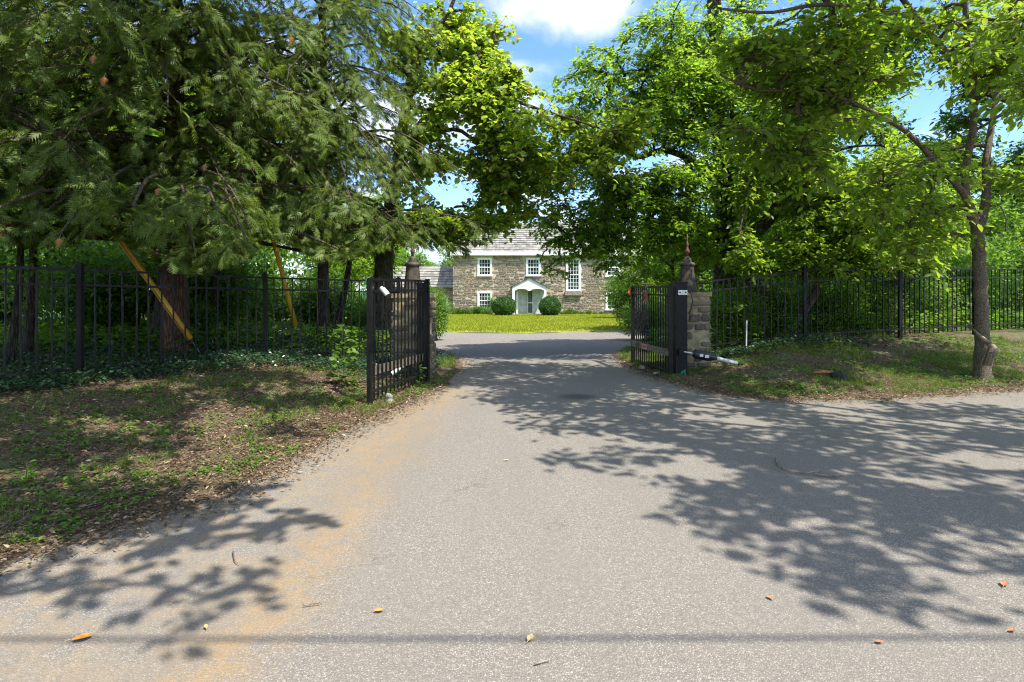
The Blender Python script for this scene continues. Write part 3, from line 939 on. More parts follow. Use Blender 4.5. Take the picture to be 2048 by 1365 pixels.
# ------------------------------------------------------------------ gate pillars
def block_mesh(seed):
    rr = random.Random(seed); mb = MB()
    nx = 3
    fr = []
    outline = [(-.5,-.42),(-.18,-.5),(.2,-.48),(.5,-.36),(.48,.12),(.42,.5),(.05,.46),(-.3,.5),(-.5,.3)]
    outline = [(x+rr.uniform(-.05,.05), z+rr.uniform(-.06,.06)) for x, z in outline]
    n = len(outline)
    inner = [(x*.72, -1-rr.uniform(-.1,.25), z*.66) for x, z in outline]
    mid = [(x, -.62+rr.uniform(-.12,.12), z) for x, z in outline]
    back = [(x*1.02, .2, z*1.02) for x, z in outline]
    vs = inner+mid+back+[(rr.uniform(-.1,.1), -1.15, rr.uniform(-.1,.1))]
    fs = [(i, (i+1)%n, 3*n) for i in range(n)]
    fs += [(i+n, (i+1)%n+n, (i+1)%n, i) for i in range(n)]
    fs += [(i+2*n, (i+1)%n+2*n, (i+1)%n+n, i+n) for i in range(n)]
    mb._add(vs, fs, rr.random())
    return mb.mesh('stone', M['pillar_stone'])
blocks = [block_mesh(i) for i in range(7)]
def pillar(cx, cy, wd, zt, label, seed):
    rr = random.Random(seed)
    zb = g1(cx, cy)-.15
    root = empty('stone_gate_pillar', (cx, cy, zb), label, 'gate pillar')
    h = zt-zb; s = wd/2
    core = MB()
    nlev = 8
    for f, (ax, ay) in enumerate(((1,0),(0,1),(-1,0),(0,-1))): pass
    core.box(-s+.02, s-.02, -s+.02, s-.02, 0, h-.07)
    core.build('mortar_core', M['pillar_mortar'], root)
    cap = MB(); cap.box(-s-.01, s+.01, -s-.01, s+.01, h-.07, h)
    cap.build('cap', M['pillar_mortar'], root)
    for k in range(4):
        z = .08
        while z < h-.16:
            hh = rr.uniform(.09, .19); x = -s+.01
            while x < s-.06:
                wl = rr.uniform(.14, .36)
                if x+wl > s-.10: wl = s-x
                if rr.random() < .78:
                    o = bpy.data.objects.new('stone', blocks[rr.randrange(7)])
                    COL.objects.link(o); o.parent = root
                    a = k*math.pi/2
                    lx = x+wl/2; ly = -s+.02
                    o.location = (lx*math.cos(a)-ly*math.sin(a), lx*math.sin(a)+ly*math.cos(a), z+hh/2)
                    o.rotation_euler = (0, 0, a)
                    o.scale = (wl*.88, .035, min(hh, h-.09-z)*.80)
                x += wl
            z += hh
    return root
PR = pillar(3.28, 10.65, .66, 1.50, 'squat tan stone pillar behind the black steel post of the right gate', 1)
PL = pillar(-1.76, 10.25, .68, 1.48, 'dark shaded stone pillar behind the open left gate', 2)

def finial(x, y, z, label, mat, arms, rod):
    root = empty('bell_finial', (x, y, z), label, 'finial')
    m = MB(); m.lathe([(.175,0),(.175,.05),(.165,.08),(.160,.10),(.148,.20),(.134,.32),(.122,.44),(.118,.49),(.142,.505),(.146,.53),(.130,.555),(.085,.57),(.078,.60),(.06,.64),(.025,.67)], n=20)
    m.build('bell', mat, root, smooth=False)
    r = MB(); r.lathe([(.022,.66),(.022,.72),(.04,.74),(.045,.78),(.025,.81),(.018,.86),(.03,.90),(.018,.93),(.010,.97),(.009,rod)], n=10)
    if arms:
        for s in (1, -1):
            r.tube([(0,0,.80),(s*.05,0,.84),(s*.09,0,.86),(s*.11,0,.83),(s*.10,0,.79)], .014, 6)
    r.build('rod', M['rust'], root, smooth=True)
    return root
finial(3.28, 10.65, 1.50, 'cast iron bell shaped finial with rusty rod on the right pillar', M['rust_dark'], False, 1.10)
finial(-1.79, 10.25, 1.48, 'blackened bell shaped finial with curled arms on the left pillar', M['rust_dark'], True, 1.12)

def steel_post(x, y, w_, zt, label):
    zb = g1(x, y)-.1
    root = empty('steel_gate_post', (x, y, zb), label, 'gate post')
    m = MB(); m.box(-w_/2, w_/2, -w_/2, w_/2, 0, zt-zb); m.build('post', M['iron'], root)
    m = MB(); m.box(-w_/2-.012, w_/2+.012, -w_/2-.012, w_/2+.012, zt-zb, zt-zb+.03); m.build('cap', M['iron'], root)
    return root
sp = steel_post(2.985, 10.12, .205, 1.66, 'wide black steel post hinging the right gate')
m = MB(); m.box(-.06, .10, -.112, -.104, 1.50, 1.585); m.build('plate', M['silver'], sp, label='silver bracket plate near the post top')
for xx in (-.03, .07):
    m = MB(); m.tube([(xx, -.112, 1.545), (xx, -.125, 1.545)], .014, 8); m.build('bolt', M['rust'], sp)
m = MB(); m.tube([(.10,-.1,1.56),(.16,-.12,1.53),(.19,-.12,1.4),(.17,-.10,1.25),(.13,-.08,1.16)], .012, 6); m.build('conduit', M['black_plastic'], sp, smooth=True)
steel_post(-1.50, 9.60, .19, 1.64, 'wide black steel post hinging the left gate')

def gate(hx, hy, fx, fy, z0, z1, label, n=15, band=(.40,.52), drop=.10):
    a = math.atan2(fy-hy, fx-hx); L = math.hypot(fx-hx, fy-hy)
    root = empty('metal_gate', (hx, hy, 0), label, 'gate', rz=a)
    for zz, nm in ((z1, 'top'), (z1-.15, 'mid'), (z0, 'low')):
        m = MB(); m.bar((.03, 0, zz), (L-.03, 0, zz), .035, .032); m.build('rail', M['iron'], root)
    for i, x in enumerate((0, L)):
        m = MB(); m.bar((x, 0, .03 if i else .0), (x, 0, z1+.03), .06, .06); m.build('stile', M['iron'], root)
    pk = MB(); pk.bar((0, 0, z0-drop), (0, 0, z1-.016), .018, .018); pm = pk.mesh('picket', M['iron'])
    for i in range(n):
        add_obj('picket', pm, root, (L*(i+1)/(n+1), 0, 0))
    m = MB(); m.bar((.03, -.028, sum(band)/2), (L-.03, -.028, sum(band)/2), .012, band[1]-band[0]); bd = m.build('band', M['iron_grey'], root)
    return root, L
gl, LL = gate(-1.38, 9.27, -1.88, 7.52, .195, 1.69, 'open left gate of thin black bars swung towards the road')
gr, LR = gate(2.79, 10.0, 2.515, 11.86, .105, 1.605, 'open right gate of thin black bars swung towards the house', n=16, band=(.38,.50))
gl['label'] = 'open black barred gate with a floodlight, left of the drive'
gr['label'] = 'open black barred gate with a grey crossbar, right of the drive'
# stickers on the band of the right gate (the side seen from the road)
sgn = 1
def on_gate(root, x, y, z): return root.matrix_basis @ Vector((x, y, z))
m = MB(); m.box(LR-.62, LR-.42, .038, .042, .39, .49)
# ------------------------------------------------------------------ things fixed to the gates
def gate_band_side(root, L, x0, x1, z0, z1, y, name, mat, parent, **kw):
    m = MB(); m.box(x0, x1, min(y, y+.004), max(y, y+.004), z0, z1)
    return m.build(name, mat, parent, **kw)
bandR = [c for c in gr.children if c.name.startswith('band')][0]
bandL = [c for c in gl.children if c.name.startswith('band')][0]
# left-facing side of the right gate is local +y
for c in (bandR,):
    c.location = (0, .056, 0)
gate_band_side(gr, LR, 1.02, 1.28, .39, .49, -.0205, 'sticker', M['redlabel'], bandR, label='faded red sticker on the grey crossbar')
gate_band_side(gr, LR, 1.08, 1.22, .425, .455, -.0155, 'sticker', M['redink'], bandR)
gate_band_side(gr, LR, 1.45, 1.62, .388, .492, -.0205, 'sticker', M['black_plastic'], bandR)

# padlocked plate hanging on the right gate
pt = gr.matrix_basis @ Vector((1.02, .045, 1.60))
o = empty('hanging_plate', pt, 'small rusty square plate hung on the right gate by twine', 'sign')
m = MB(); m.box(-.065, .065, -.008, .008, -.27, -.10); m.build('plate', M['deadwood'], o)
m = MB(); m.tube([(-.03,0,-.10),(-.01,-.02,.03),(.012,.0,.035),(.03,0,-.10)], .006, 5); m.build('twine', M['twig'], o)
o.rotation_euler = (0, 0, .25)
pt = gr.matrix_basis @ Vector((LR+.02, 0, 1.58))
o = empty('ribbon', pt, 'orange plastic ribbon tied to the far corner of the right gate', 'ribbon')
m = MB()
m._add([(0,-.01,.03),(-.05,-.03,.0),(-.09,-.02,-.06),(-.07,-.03,-.14),(-.03,-.02,-.16),(-.04,-.01,-.07),(-.01,-.015,-.02)], [(0,1,6),(1,2,5,6),(2,3,4,5)])
m._add([(0,.01,.02),(-.05,.03,-.03),(-.045,.02,-.12),(-.01,.02,-.15),(-.0,.01,-.05)], [(0,1,4),(1,2,3,4)])
m.build('strip', M['orange'], o)
# floodlight on the left gate
pt = gl.matrix_basis @ Vector((LL-.30, 0, 1.66))
o = empty('floodlight', W(770, 584, 7.6), 'white tube shaped sensor light clamped to the left gate', 'floodlight')
o.rotation_euler = (0, math.radians(128), math.radians(-38))
m = MB(); m.tube([(0,0,-.085),(0,0,.085)], .036, 14); m.build('housing', M['white_metal'], o)
m = MB(); m.tube([(0,0,.085),(0,0,.10)], .042, 14); m.build('bezel', M['black_plastic'], o)
m = MB(); m.tube([(0,0,-.03),(-.05,.0,-.07),(-.09,-.01,-.10)], .012, 6); m.build('bracket', M['black_plastic'], o)
pt = gl.matrix_basis @ Vector((LL, 0, 1.69))
o = empty('twine', pt, 'turquoise twine looped round the free end of the left gate', 'twine')
m = MB(); m.tube([(.02,-.03,.03),(-.02,-.04,.02),(-.05,-.03,-.04),(-.07,-.02,-.12),(-.10,.0,-.20),(-.09,.01,-.26),(-.05,.0,-.22),(-.03,0,-.12)], .005, 5); m.build('strand', M['twine'], o)
o = empty('twine', (2.93, 9.93, g1(2.93, 9.93)), 'turquoise twine scrap at the foot of the right steel post', 'twine')
m = MB()
for k in range(4): m.tube([(0,0,.0),(.03+.02*k,-.02,.08+.01*k),(.06,-.03*k,.09),(.08,-.02*k,.01)], .005, 5)
m.build('strand', M['twine'], o)

# gate operators
def operator(p0, ang, label, full=True):
    o = empty('gate_operator', p0, label, 'gate opener', rz=ang)
    tilt = -.20
    m = MB(); m.tube([(-.05,0,.02),(.17,0,-.02)], [.012,.03], 8); m.build('push_rod', M['silver'], o, smooth=True)
    m = MB()
    m.tube([(.15,0,-.015),(.19,0,-.025),(.40,0,-.065),(.50,0,-.085),(.56,0,-.10)], [.05,.078,.082,.06,.036], 12); m.build('motor_housing', M['black_plastic'], o, smooth=True)
    m = MB(); m.tube([(.54,0,-.096),(.93,0,-.185)], .034, 12); m.build('arm_tube', M['white_metal'], o, smooth=True)
    m = MB(); m.tube([(.93,0,-.185),(.96,0,-.19)], .04, 12); m.tube([(.96,0,-.19),(1.03,0,-.205)], .012, 8); m.build('end_cap', M['black_plastic'], o)
    for (a, b) in ((.24,.30),(.33,.40)):
        m = MB(); m.box(a, b, -.086, -.080, -.065-(a-.24)*.2, -.015-(a-.24)*.2); m.build('sticker', M['label'], o)
    m = MB(); m.box(-.10, -.02, -.02, .02, -.05, .06); m.build('bracket', M['iron'], o)
    return o
operator((3.02, 9.96, .45), 0.0, 'black and white gate opener arm sticking out beside the right pillar')
operator((-1.55, 9.48, .45), math.radians(252), 'black and white gate opener arm behind the bars of the left gate')

# ------------------------------------------------------------------ fences
def fence(posts, label, pickets=15, bent=None):
    """posts: (x, y, top rail z)"""
    x, y, z = posts[0]
    root = empty('iron_fence', (x, y, g1(x, y)), label, 'fence')
    O = Vector(root.location)
    pm = MB(); pm.box(-.032, .032, -.032, .032, 0, 1.62); pm.box(-.04, .04, -.04, .04, 1.62, 1.645); pm.box(-.022,.022,-.022,.022,1.645,1.665)
    pmesh = pm.mesh('post', M['iron'])
    km = MB(); km.box(-.009, .009, -.009, .009, -.12, 1.30); kmesh = km.mesh('picket', M['iron'])
    for (x, y, z) in posts:
        add_obj('post', pmesh, root, Vector((x, y, z-1.57))-O)
    for (a, b) in zip(posts[:-1], posts[1:]):
        A, B = Vector(a), Vector(b); ang = math.atan2(B.y-A.y, B.x-A.x)
        for dz in (0, -.20, -1.30):
            m = MB(); off = (B-A).normalized()*.035
            m.bar(A+off-O+Vector((0,0,dz)), B-off-O+Vector((0,0,dz)), .026, .030); m.build('rail', M['iron'], root)
        for i in range(pickets):
            t = (i+1)/(pickets+1); p = A.lerp(B, t)
            o = add_obj('picket', kmesh, root, p-O-Vector((0,0,1.30)))
            o.rotation_euler = (random.gauss(0, .004), random.gauss(0, .006), ang)
    return root
fence([(3.72,11.50,1.70),(6.02,11.70,1.93),(8.39,12.30,2.0),(10.68,13.14,2.03),(12.97,14.0,2.05),(15.3,14.85,2.06)], 'black iron picket fence running right from the right gate pillar')
fence([(-2.12,10.62,1.70),(-4.22,9.73,1.755),(-5.66,7.46,1.81),(-7.0,5.42,1.85),(-8.3,3.36,1.88)], 'black iron picket fence under the cedars left of the left gate')

# ------------------------------------------------------------------ guy wires with yellow guards
def guy(a, b, anchor, top, wd, label, groove):
    a, b = Vector(a), Vector(b)
    o = empty('guy_wire', anchor, label, 'guy wire'); O = Vector(anchor)
    d = (a-b).normalized()
    s = d.cross(Vector((0,1,0))).normalized()
    pts = [b+d*t*(a-b).length for t in (0,.33,.66,1)]
    m = MB(); m.tube([p-O for p in pts], [wd*.5,wd*.5,wd*.48,wd*.46], 10); g = m.build('guard', M['yellow'], o, smooth=True)
    if groove:
        m = MB(); m.bar(b-O+Vector((0,-wd*.47,0)), a-O+Vector((0,-wd*.45,0)), .010, .012); m.build('slot', M['black_plastic'], o)
    m = MB(); m.tube([Vector((0,0,0)), b-O], .008, 5); m.tube([a-O, Vector(top)-O], .008, 5); m.build('cable', M['cable'], o)
    return o
b1 = W(381, 679, 9.6); a1 = W(222, 455, 9.2)
guy(a1, b1, (b1.x+.22, b1.y+.02, g1(b1.x+.22, b1.y)), b1+(a1-b1)*4.2, .095, 'long slanting yellow guard on a guy wire before the red cedar trunk', True)
b2 = W(592, 652, 11.3); a2 = W(538, 450, 10.9)
guy(a2, b2, (b2.x+.12, b2.y, g1(b2.x+.12, b2.y)), b2+(a2-b2)*4.2, .085, 'shorter steep yellow guard on a guy wire between cedar and gate', False)

# ------------------------------------------------------------------ utility pole and overhead line behind the camera
def upole(x, y, label):
    o = empty('utility_pole', (x, y, g1(x, y)), label, 'utility pole', 'utility poles outside the view')
    m = MB(); m.tube([(0,0,0),(0,0,4),(0,0,7.6)], [.15,.13,.10], 12); m.build('pole', M['timber'], o, smooth=True)
    m = MB(); m.box(-.05,.05,-.5,.5,6.7,6.8); m.build('crossarm', M['timber'], o)
    return o
yc = 2.527+6.3*SUN.y/SUN.z
m = MB(); m.tube([(x, yc, 6.3+.0009*x*x) for x in range(-22, 23, 4)], .016, 6)
m.build('overhead_cable', M['cable'], smooth=True, label='thick dark overhead cable running across the road above the view', cat='cable')

upole(-22, yc+.16, 'brown utility pole carrying the overhead cable beyond the left side of the road')
upole(22, yc+.16, 'brown utility pole carrying the overhead cable beyond the right side of the road')

# ------------------------------------------------------------------ trees
def TP_(px, py, d): return tuple(W(px, py, d))
def base_of(x, y): return (x, y, g1(x, y)-.1)

# the forked tree on the right verge
bx, by = 7.86, 9.5
M['bark_smooth'] = bark_mat('fine_plated_bark', (.05, .04, .028), (.22, .175, .12), (26, 26, 9), .012)
L0 = [base_of(bx, by), TP_(1962,600,9.5), TP_(1958,520,9.5), TP_(1955,455,9.5)]
limbs = [(L0, .100, .092),
    ([TP_(1955,460,9.5), TP_(1935,410,9.45), TP_(1930,340,9.4), TP_(1948,250,9.3), TP_(1945,180,9.2), TP_(1935,90,9.0), TP_(1925,-60,8.8), TP_(1900,-260,8.6)], .075, .035),
    ([TP_(1957,460,9.5), TP_(1972,400,9.6), TP_(1974,320,9.7), TP_(1985,240,9.8), TP_(2010,100,9.9), TP_(2080,-80,10)], .085, .03),
    ([TP_(1952,438,9.5), TP_(1925,385,9.3), TP_(1870,325,9.1), TP_(1820,270,8.9), TP_(1760,232,8.7), TP_(1680,195,8.5), TP_(1600,182,8.3), TP_(1510,180,8.1), TP_(1440,150,7.9)], .062, .016),
    ([TP_(1945,165,9.2), TP_(1900,115,9.0), TP_(1855,60,8.7), TP_(1800,-10,8.4), TP_(1760,-90,8.0)], .075, .03),
    ([TP_(1830,35,8.6), TP_(1740,20,8.2), TP_(1640,10,7.8), TP_(1540,25,7.4), TP_(1440,18,7.0)], .045, .015),
    ([TP_(1960,150,9.3), TP_(2010,80,9.5), TP_(2100,0,9.6), TP_(2200,-120,9.5)], .06, .03),
    ([TP_(1925,-60,8.8), (6.6,7.2,6.9), (5.6,5.8,7.3), (4.6,4.6,7.4)], .05, .02)]
C1, R1 = clumps_in([(5.6,8.4,4.6,2.7,1.2,1.9,64,.60), (3.9,8.0,4.6,1.4,1.0,1.3,24,.55), (8.8,9.6,4.6,2.4,1.2,2.3,44,.62), (7.4,9.0,2.8,2.6,.8,.9,28,.5), (6.6,7.0,7.0,2.4,1.6,.5,10,.6), (3.9,6.0,7.2,1.5,1.3,.5,16,.6)])
broadleaf('dogwood_tree', 'slender forked tree with grey bark and broad glossy leaves on the right verge', 'tree', (bx, by), limbs, C1, R1, M['dogwood'], M['bark_smooth'],
          twigs=18, per=6, size=.125, wr=.60, shape='hex', flat=.28, droop=.2, huef=.10, varbias=.05)

# out-of-view tree right of the camera whose shade falls on the road
def canopy_ok(P): return ~is_open(P, np.full(len(P), .4), bottom=False)
def shade_tree(name, label, bx, by, top, vols, **kw):
    limbs = [([base_of(bx, by), (bx, by, 2.5), (bx+.1, by, top*.6), (bx, by, top)], .22, .08)]
    for v in vols:
        c = Vector(v[:3]); s = Vector((bx, by, min(top, c.z-1.2)))
        limbs.append(([tuple(s), tuple(s.lerp(c, .5)+Vector((0,0,.5))), tuple(c)], .09, .025))
    C, R = clumps_in(vols)
    return broadleaf(name, label, 'tree', (bx, by), limbs, C, R, M['maple'], M['bark_brown'], shape='kite', **kw)
shade_tree('maple_tree', 'broad maple standing beside the road to the right of the view', 11.0, 1.5, 7.5,
    [(5.2,2.6,6.6,1.9,2.1,.8,29,.52), (6.4,1.3,6.6,2.2,1.1,.7,20,.48), (3.7,4.8,6.3,1.2,1.2,.7,20,.5), (8.0,3.6,6.6,2.4,1.6,.9,26,.6), (5.4,5.6,6.9,1.7,1.3,.6,16,.55), (5.4,.5,6.6,1.2,.4,.4,5,.40), (3.7,7.9,7.4,1.9,1.6,.5,28,.55), (1.9,6.9,7.3,1.2,1.2,.4,18,.48)],
    twigs=18, per=5, size=.15, wr=.8)
shade_tree('maple_tree', 'broad maple standing beside the road to the left of the view', -8.5, 0.2, 7.0,
    [(-.1,1.5,5.9,1.45,.65,.6,24,.40), (-1.6,3.3,6.3,2.0,1.2,.8,34,.5), (-1.0,5.1,6.9,1.5,1.2,.6,22,.5), (-4.6,3,6.5,2.4,2.2,1,40,.6), (0.0,.6,5.8,1.3,.25,.3,7,.33), (-4.2,6.0,6.9,2.2,1.3,.7,26,.55)],
    twigs=20, per=7, size=.13, wr=.8)

# big ivy covered tree behind the right pillar
bx, by = 5.75, 15.2
limbs = [([base_of(bx, by), TP_(1452,520,15.2), TP_(1448,400,15.2), TP_(1440,250,15.1), TP_(1432,80,15), TP_(1420,-150,15)], .34, .16),
    ([TP_(1442,360,15.1), TP_(1380,320,14.6), TP_(1325,300,14.2), TP_(1280,315,14.0), TP_(1235,298,13.8), TP_(1180,280,13.6)], .11, .03),
    ([TP_(1440,280,15.1), TP_(1370,200,14.8), TP_(1290,150,14.4), TP_(1220,150,14)], .10, .03),
    ([TP_(1436,190,15), TP_(1500,120,15.4), TP_(1560,40,15.8)], .12, .05),
    ([TP_(1452,480,15.1), TP_(1380,440,14.6), TP_(1300,440,14.2), TP_(1200,430,14), TP_(1130,470,13.8)], .06, .02)]
C2, R2 = clumps_in([(3.9,14.0,5.8,2.9,1.2,2.5,76,.78), (2.7,13.7,4.0,2.7,1.0,1.3,50,.62), (6.7,15.3,7.0,3.2,1.4,2.8,62,.85), (5.6,14.4,3.2,2.2,.9,1.0,36,.6), (2.1,13.4,2.7,1.8,.4,.6,38,.40), (3.6,10.6,8.2,2.1,1.6,.5,18,.7), (2.9,13.3,3.2,1.5,.4,.8,34,.42), (4.3,13.4,2.9,.9,.4,.6,18,.4)])
def extra(C, R, pts, r):
    E = np.array([list(W(a, b, d)) for a, b, d in pts])
    return np.concatenate([C, E]), np.concatenate([R, np.full(len(E), r)])
C2, R2 = extra(C2, R2, [(1098,535,13.4),(1085,512,13.5),(1118,545,13.3),(1122,515,13.5),(1150,492,13.4),(1180,500,13.4),(1208,535,13.5),(1238,552,13.4),(1268,560,13.5),(1300,540,13.6),
    (1100,485,13.6),(1135,470,13.5),(1165,470,13.7),(1205,495,13.6),(1235,515,13.5),(1265,525,13.6),(1330,520,13.8),(1215,470,13.8),(1080,450,13.5),(1055,435,13.4),(1190,450,13.6),(1285,500,13.7)], .36)
C2, R2 = extra(C2, R2, [(1135,158,14),(1165,128,14.1),(1198,98,14),(1232,112,14.2),(1262,66,14.1),(1292,36,14.2),(1172,182,14),(1212,152,14.1),(1252,162,14.3),(1302,112,14.2),(1342,72,14.3),(1332,152,14.3),(1128,198,13.9),(1155,218,14),(1202,202,14.1),(1252,212,14),(1302,202,14.2),(1350,20,14.3),(1275,255,14),(1225,255,13.9)], .52)
def cull_low(P):
    u, v, d = proj(P); return v > np.interp(u, BOTTOM[:,0], BOTTOM[:,1])+8
broadleaf('tulip_tree', 'tall thick ivy clad tree with dense bright crown behind the right pillar', 'tree', (bx, by), limbs, C2, R2, M['oak'], M['bark_dark'],
          twigs=22, per=7, size=.14, wr=.62, shape='kite', flat=.26, droop=.28, huef=.04, ivy=1800, cull=cull_low)

# redbud leaning over the drive from the left
bx, by = -3.05, 13.6
limbs = [([base_of(bx, by), TP_(768,520,13.6), TP_(780,430,13.6), TP_(795,330,13.5), TP_(815,200,13.3), TP_(840,60,13.1)], .24, .09),
    ([TP_(795,340,13.5), TP_(850,280,13.0), TP_(915,260,12.6), TP_(975,310,12.4), TP_(1010,350,12.2)], .08, .02),
    ([TP_(800,300,13.4), TP_(880,210,12.8), TP_(980,190,12.4), TP_(1080,220,12.1), TP_(1180,250,11.9)], .09, .02),
    ([TP_(818,190,13.3), TP_(850,90,13.0), TP_(900,20,12.8), TP_(930,-80,12.5)], .08, .03),
    ([TP_(850,100,13.0), TP_(930,95,12.8), TP_(1010,80,12.6)], .04, .012),
    ([TP_(780,460,13.6), TP_(820,470,13.2), TP_(880,430,13.0), TP_(910,415,12.9)], .05, .015)]
C3, R3 = clumps_in([(-.5,12.5,5.2,1.7,.7,1.4,30,.66), (1.3,12.2,4.7,1.8,.7,1.0,24,.66), (-1.7,13.2,7.0,1.3,.8,1.4,18,.62), (-1.0,12.9,7.3,.9,.7,1.0,10,.5), (-1.4,13,3.9,1.2,.8,.9,24,.55), (-.9,12.4,3.3,1.3,.5,.5,30,.40), (-1.6,12.6,2.9,.8,.4,.5,12,.34), (-.5,12.6,4.0,1.2,.5,.7,26,.42), (.1,12.4,6.3,.8,.6,.2,10,.28)])
C3, R3 = extra(C3, R3, [(858,440,12.9),(885,458,12.8),(905,430,12.8),(930,458,12.7),(952,470,12.7),(978,476,12.6),(1003,462,12.6),(958,442,12.7),(990,440,12.6),(832,450,13),(845,480,13),(872,488,12.9),(1030,430,12.5),(915,480,12.8),(1020,448,12.6)], .24)
C3, R3 = extra(C3, R3, [(1050,402,12.7),(1085,412,12.8),(1112,428,12.9),(1022,396,12.6),(1072,385,12.7),(1045,175,12.8),(1015,165,12.8),(1075,185,12.8),(990,140,12.8)], .36)
C3, R3 = extra(C3, R3, [(850,60,13.2),(882,112,13.2),(860,165,13.2),(905,55,13.1),(850,222,13.2),(892,175,13.1),(925,120,13),(872,15,13.2),(838,120,13.3),(832,285,13.2),(862,255,13.1),(940,75,13),(900,225,13),(845,330,13.1)], .50)
broadleaf('redbud_tree', 'leaning tree with round heart shaped leaves arching over the drive from the left', 'tree', (bx, by), limbs, C3, R3, M['redbud'], M['bark_brown'],
          twigs=17, per=6, size=.108, wr=.82, shape='round', flat=.3, droop=.3, huef=.05, ivy=900, varbias=.05, cull=cull_low)

# leaning dark tree and thin tree behind the right fence
bx, by = 6.6, 14.2
limbs = [([base_of(bx-.4, by), TP_(1500,500,14.2), TP_(1545,430,14.1), TP_(1590,360,14), TP_(1625,290,13.9), TP_(1640,230,13.9), TP_(1655,120,13.9)], .19, .09),
    ([TP_(1600,350,14), TP_(1680,300,13.6), TP_(1760,290,13.3)], .06, .02), ([TP_(1560,410,14), TP_(1530,330,13.6), TP_(1520,260,13.3)], .05, .02)]
C4, R4 = clumps_in([(8.2,13.6,5.2,2.4,1.3,1.9,62,.72), (9.9,13.8,3.7,2.2,1.1,1.1,44,.6)])
broadleaf('black_gum_tree', 'dark leaning trunk slanting up to the right behind the right fence', 'tree', (bx-.4, by), limbs, C4, R4, M['oak'], M['bark_dark'],
          twigs=22, per=8, size=.14, wr=.6, shape='kite', flat=.35, droop=.2, huef=.06, cull=cull_low)
bx, by = 6.75, 12.9
limbs = [([base_of(bx-.55, by), TP_(1622,600,12.9), TP_(1636,560,12.9), TP_(1630,450,12.8), TP_(1618,380,12.7), TP_(1595,300,12.5), TP_(1570,220,12.4), TP_(1555,130,12.2)], .095, .05),
    ([TP_(1630,440,12.8), TP_(1700,400,12.2), TP_(1760,390,11.8)], .035, .012), ([TP_(1610,350,12.7), TP_(1540,330,12.3), TP_(1490,350,12)], .035, .012)]
C5, R5 = clumps_in([(6.6,12.4,4.0,1.9,1.0,1.3,44,.58), (6.6,12.1,2.3,1.6,.6,.6,30,.42), (8.6,12.4,2.7,1.5,.6,.6,22,.45), (5.0,12.2,2.4,.9,.5,.6,14,.4)])
broadleaf('serviceberry_tree', 'thin curved tree with soft green leaves just behind the right fence', 'tree', (bx-.55, by), limbs, C5, R5, M['dogwood'], M['bark_brown'],
          twigs=20, per=8, size=.12, wr=.6, shape='hex', flat=.35, droop=.25, huef=.04)

# off to the right a large limb reaches into view
bx, by = 16.5, 16.0
limbs = [([base_of(bx, by), (16.4,16,4), (16.2,16,8), (16,16,12)], .42, .2),
    ([(16.3,16,6.4), TP_(2120,215,15.2), TP_(2040,205,14.8), TP_(1985,190,14.6), TP_(1930,170,14.4)], .20, .06),
    ([TP_(2040,205,14.8), TP_(1970,250,14.6), TP_(1900,290,14.5), TP_(1820,320,14.5)], .05, .012)]
C6, R6 = clumps_in([(12.6,15,6.0,2.4,1.5,2.2,60,.6), (14.5,15.4,4.2,1.8,1.4,1.3,30,.6), (10.6,15,7.3,2,1.4,1.6,40,.6)])
broadleaf('oak_tree', 'heavy dark limbed oak reaching in behind the fence at the far right', 'tree', (bx, by), limbs, C6, R6, M['maple'], M['bark_dark'],
          twigs=22, per=8, size=.15, wr=.6, shape='kite', flat=.5, droop=.2)

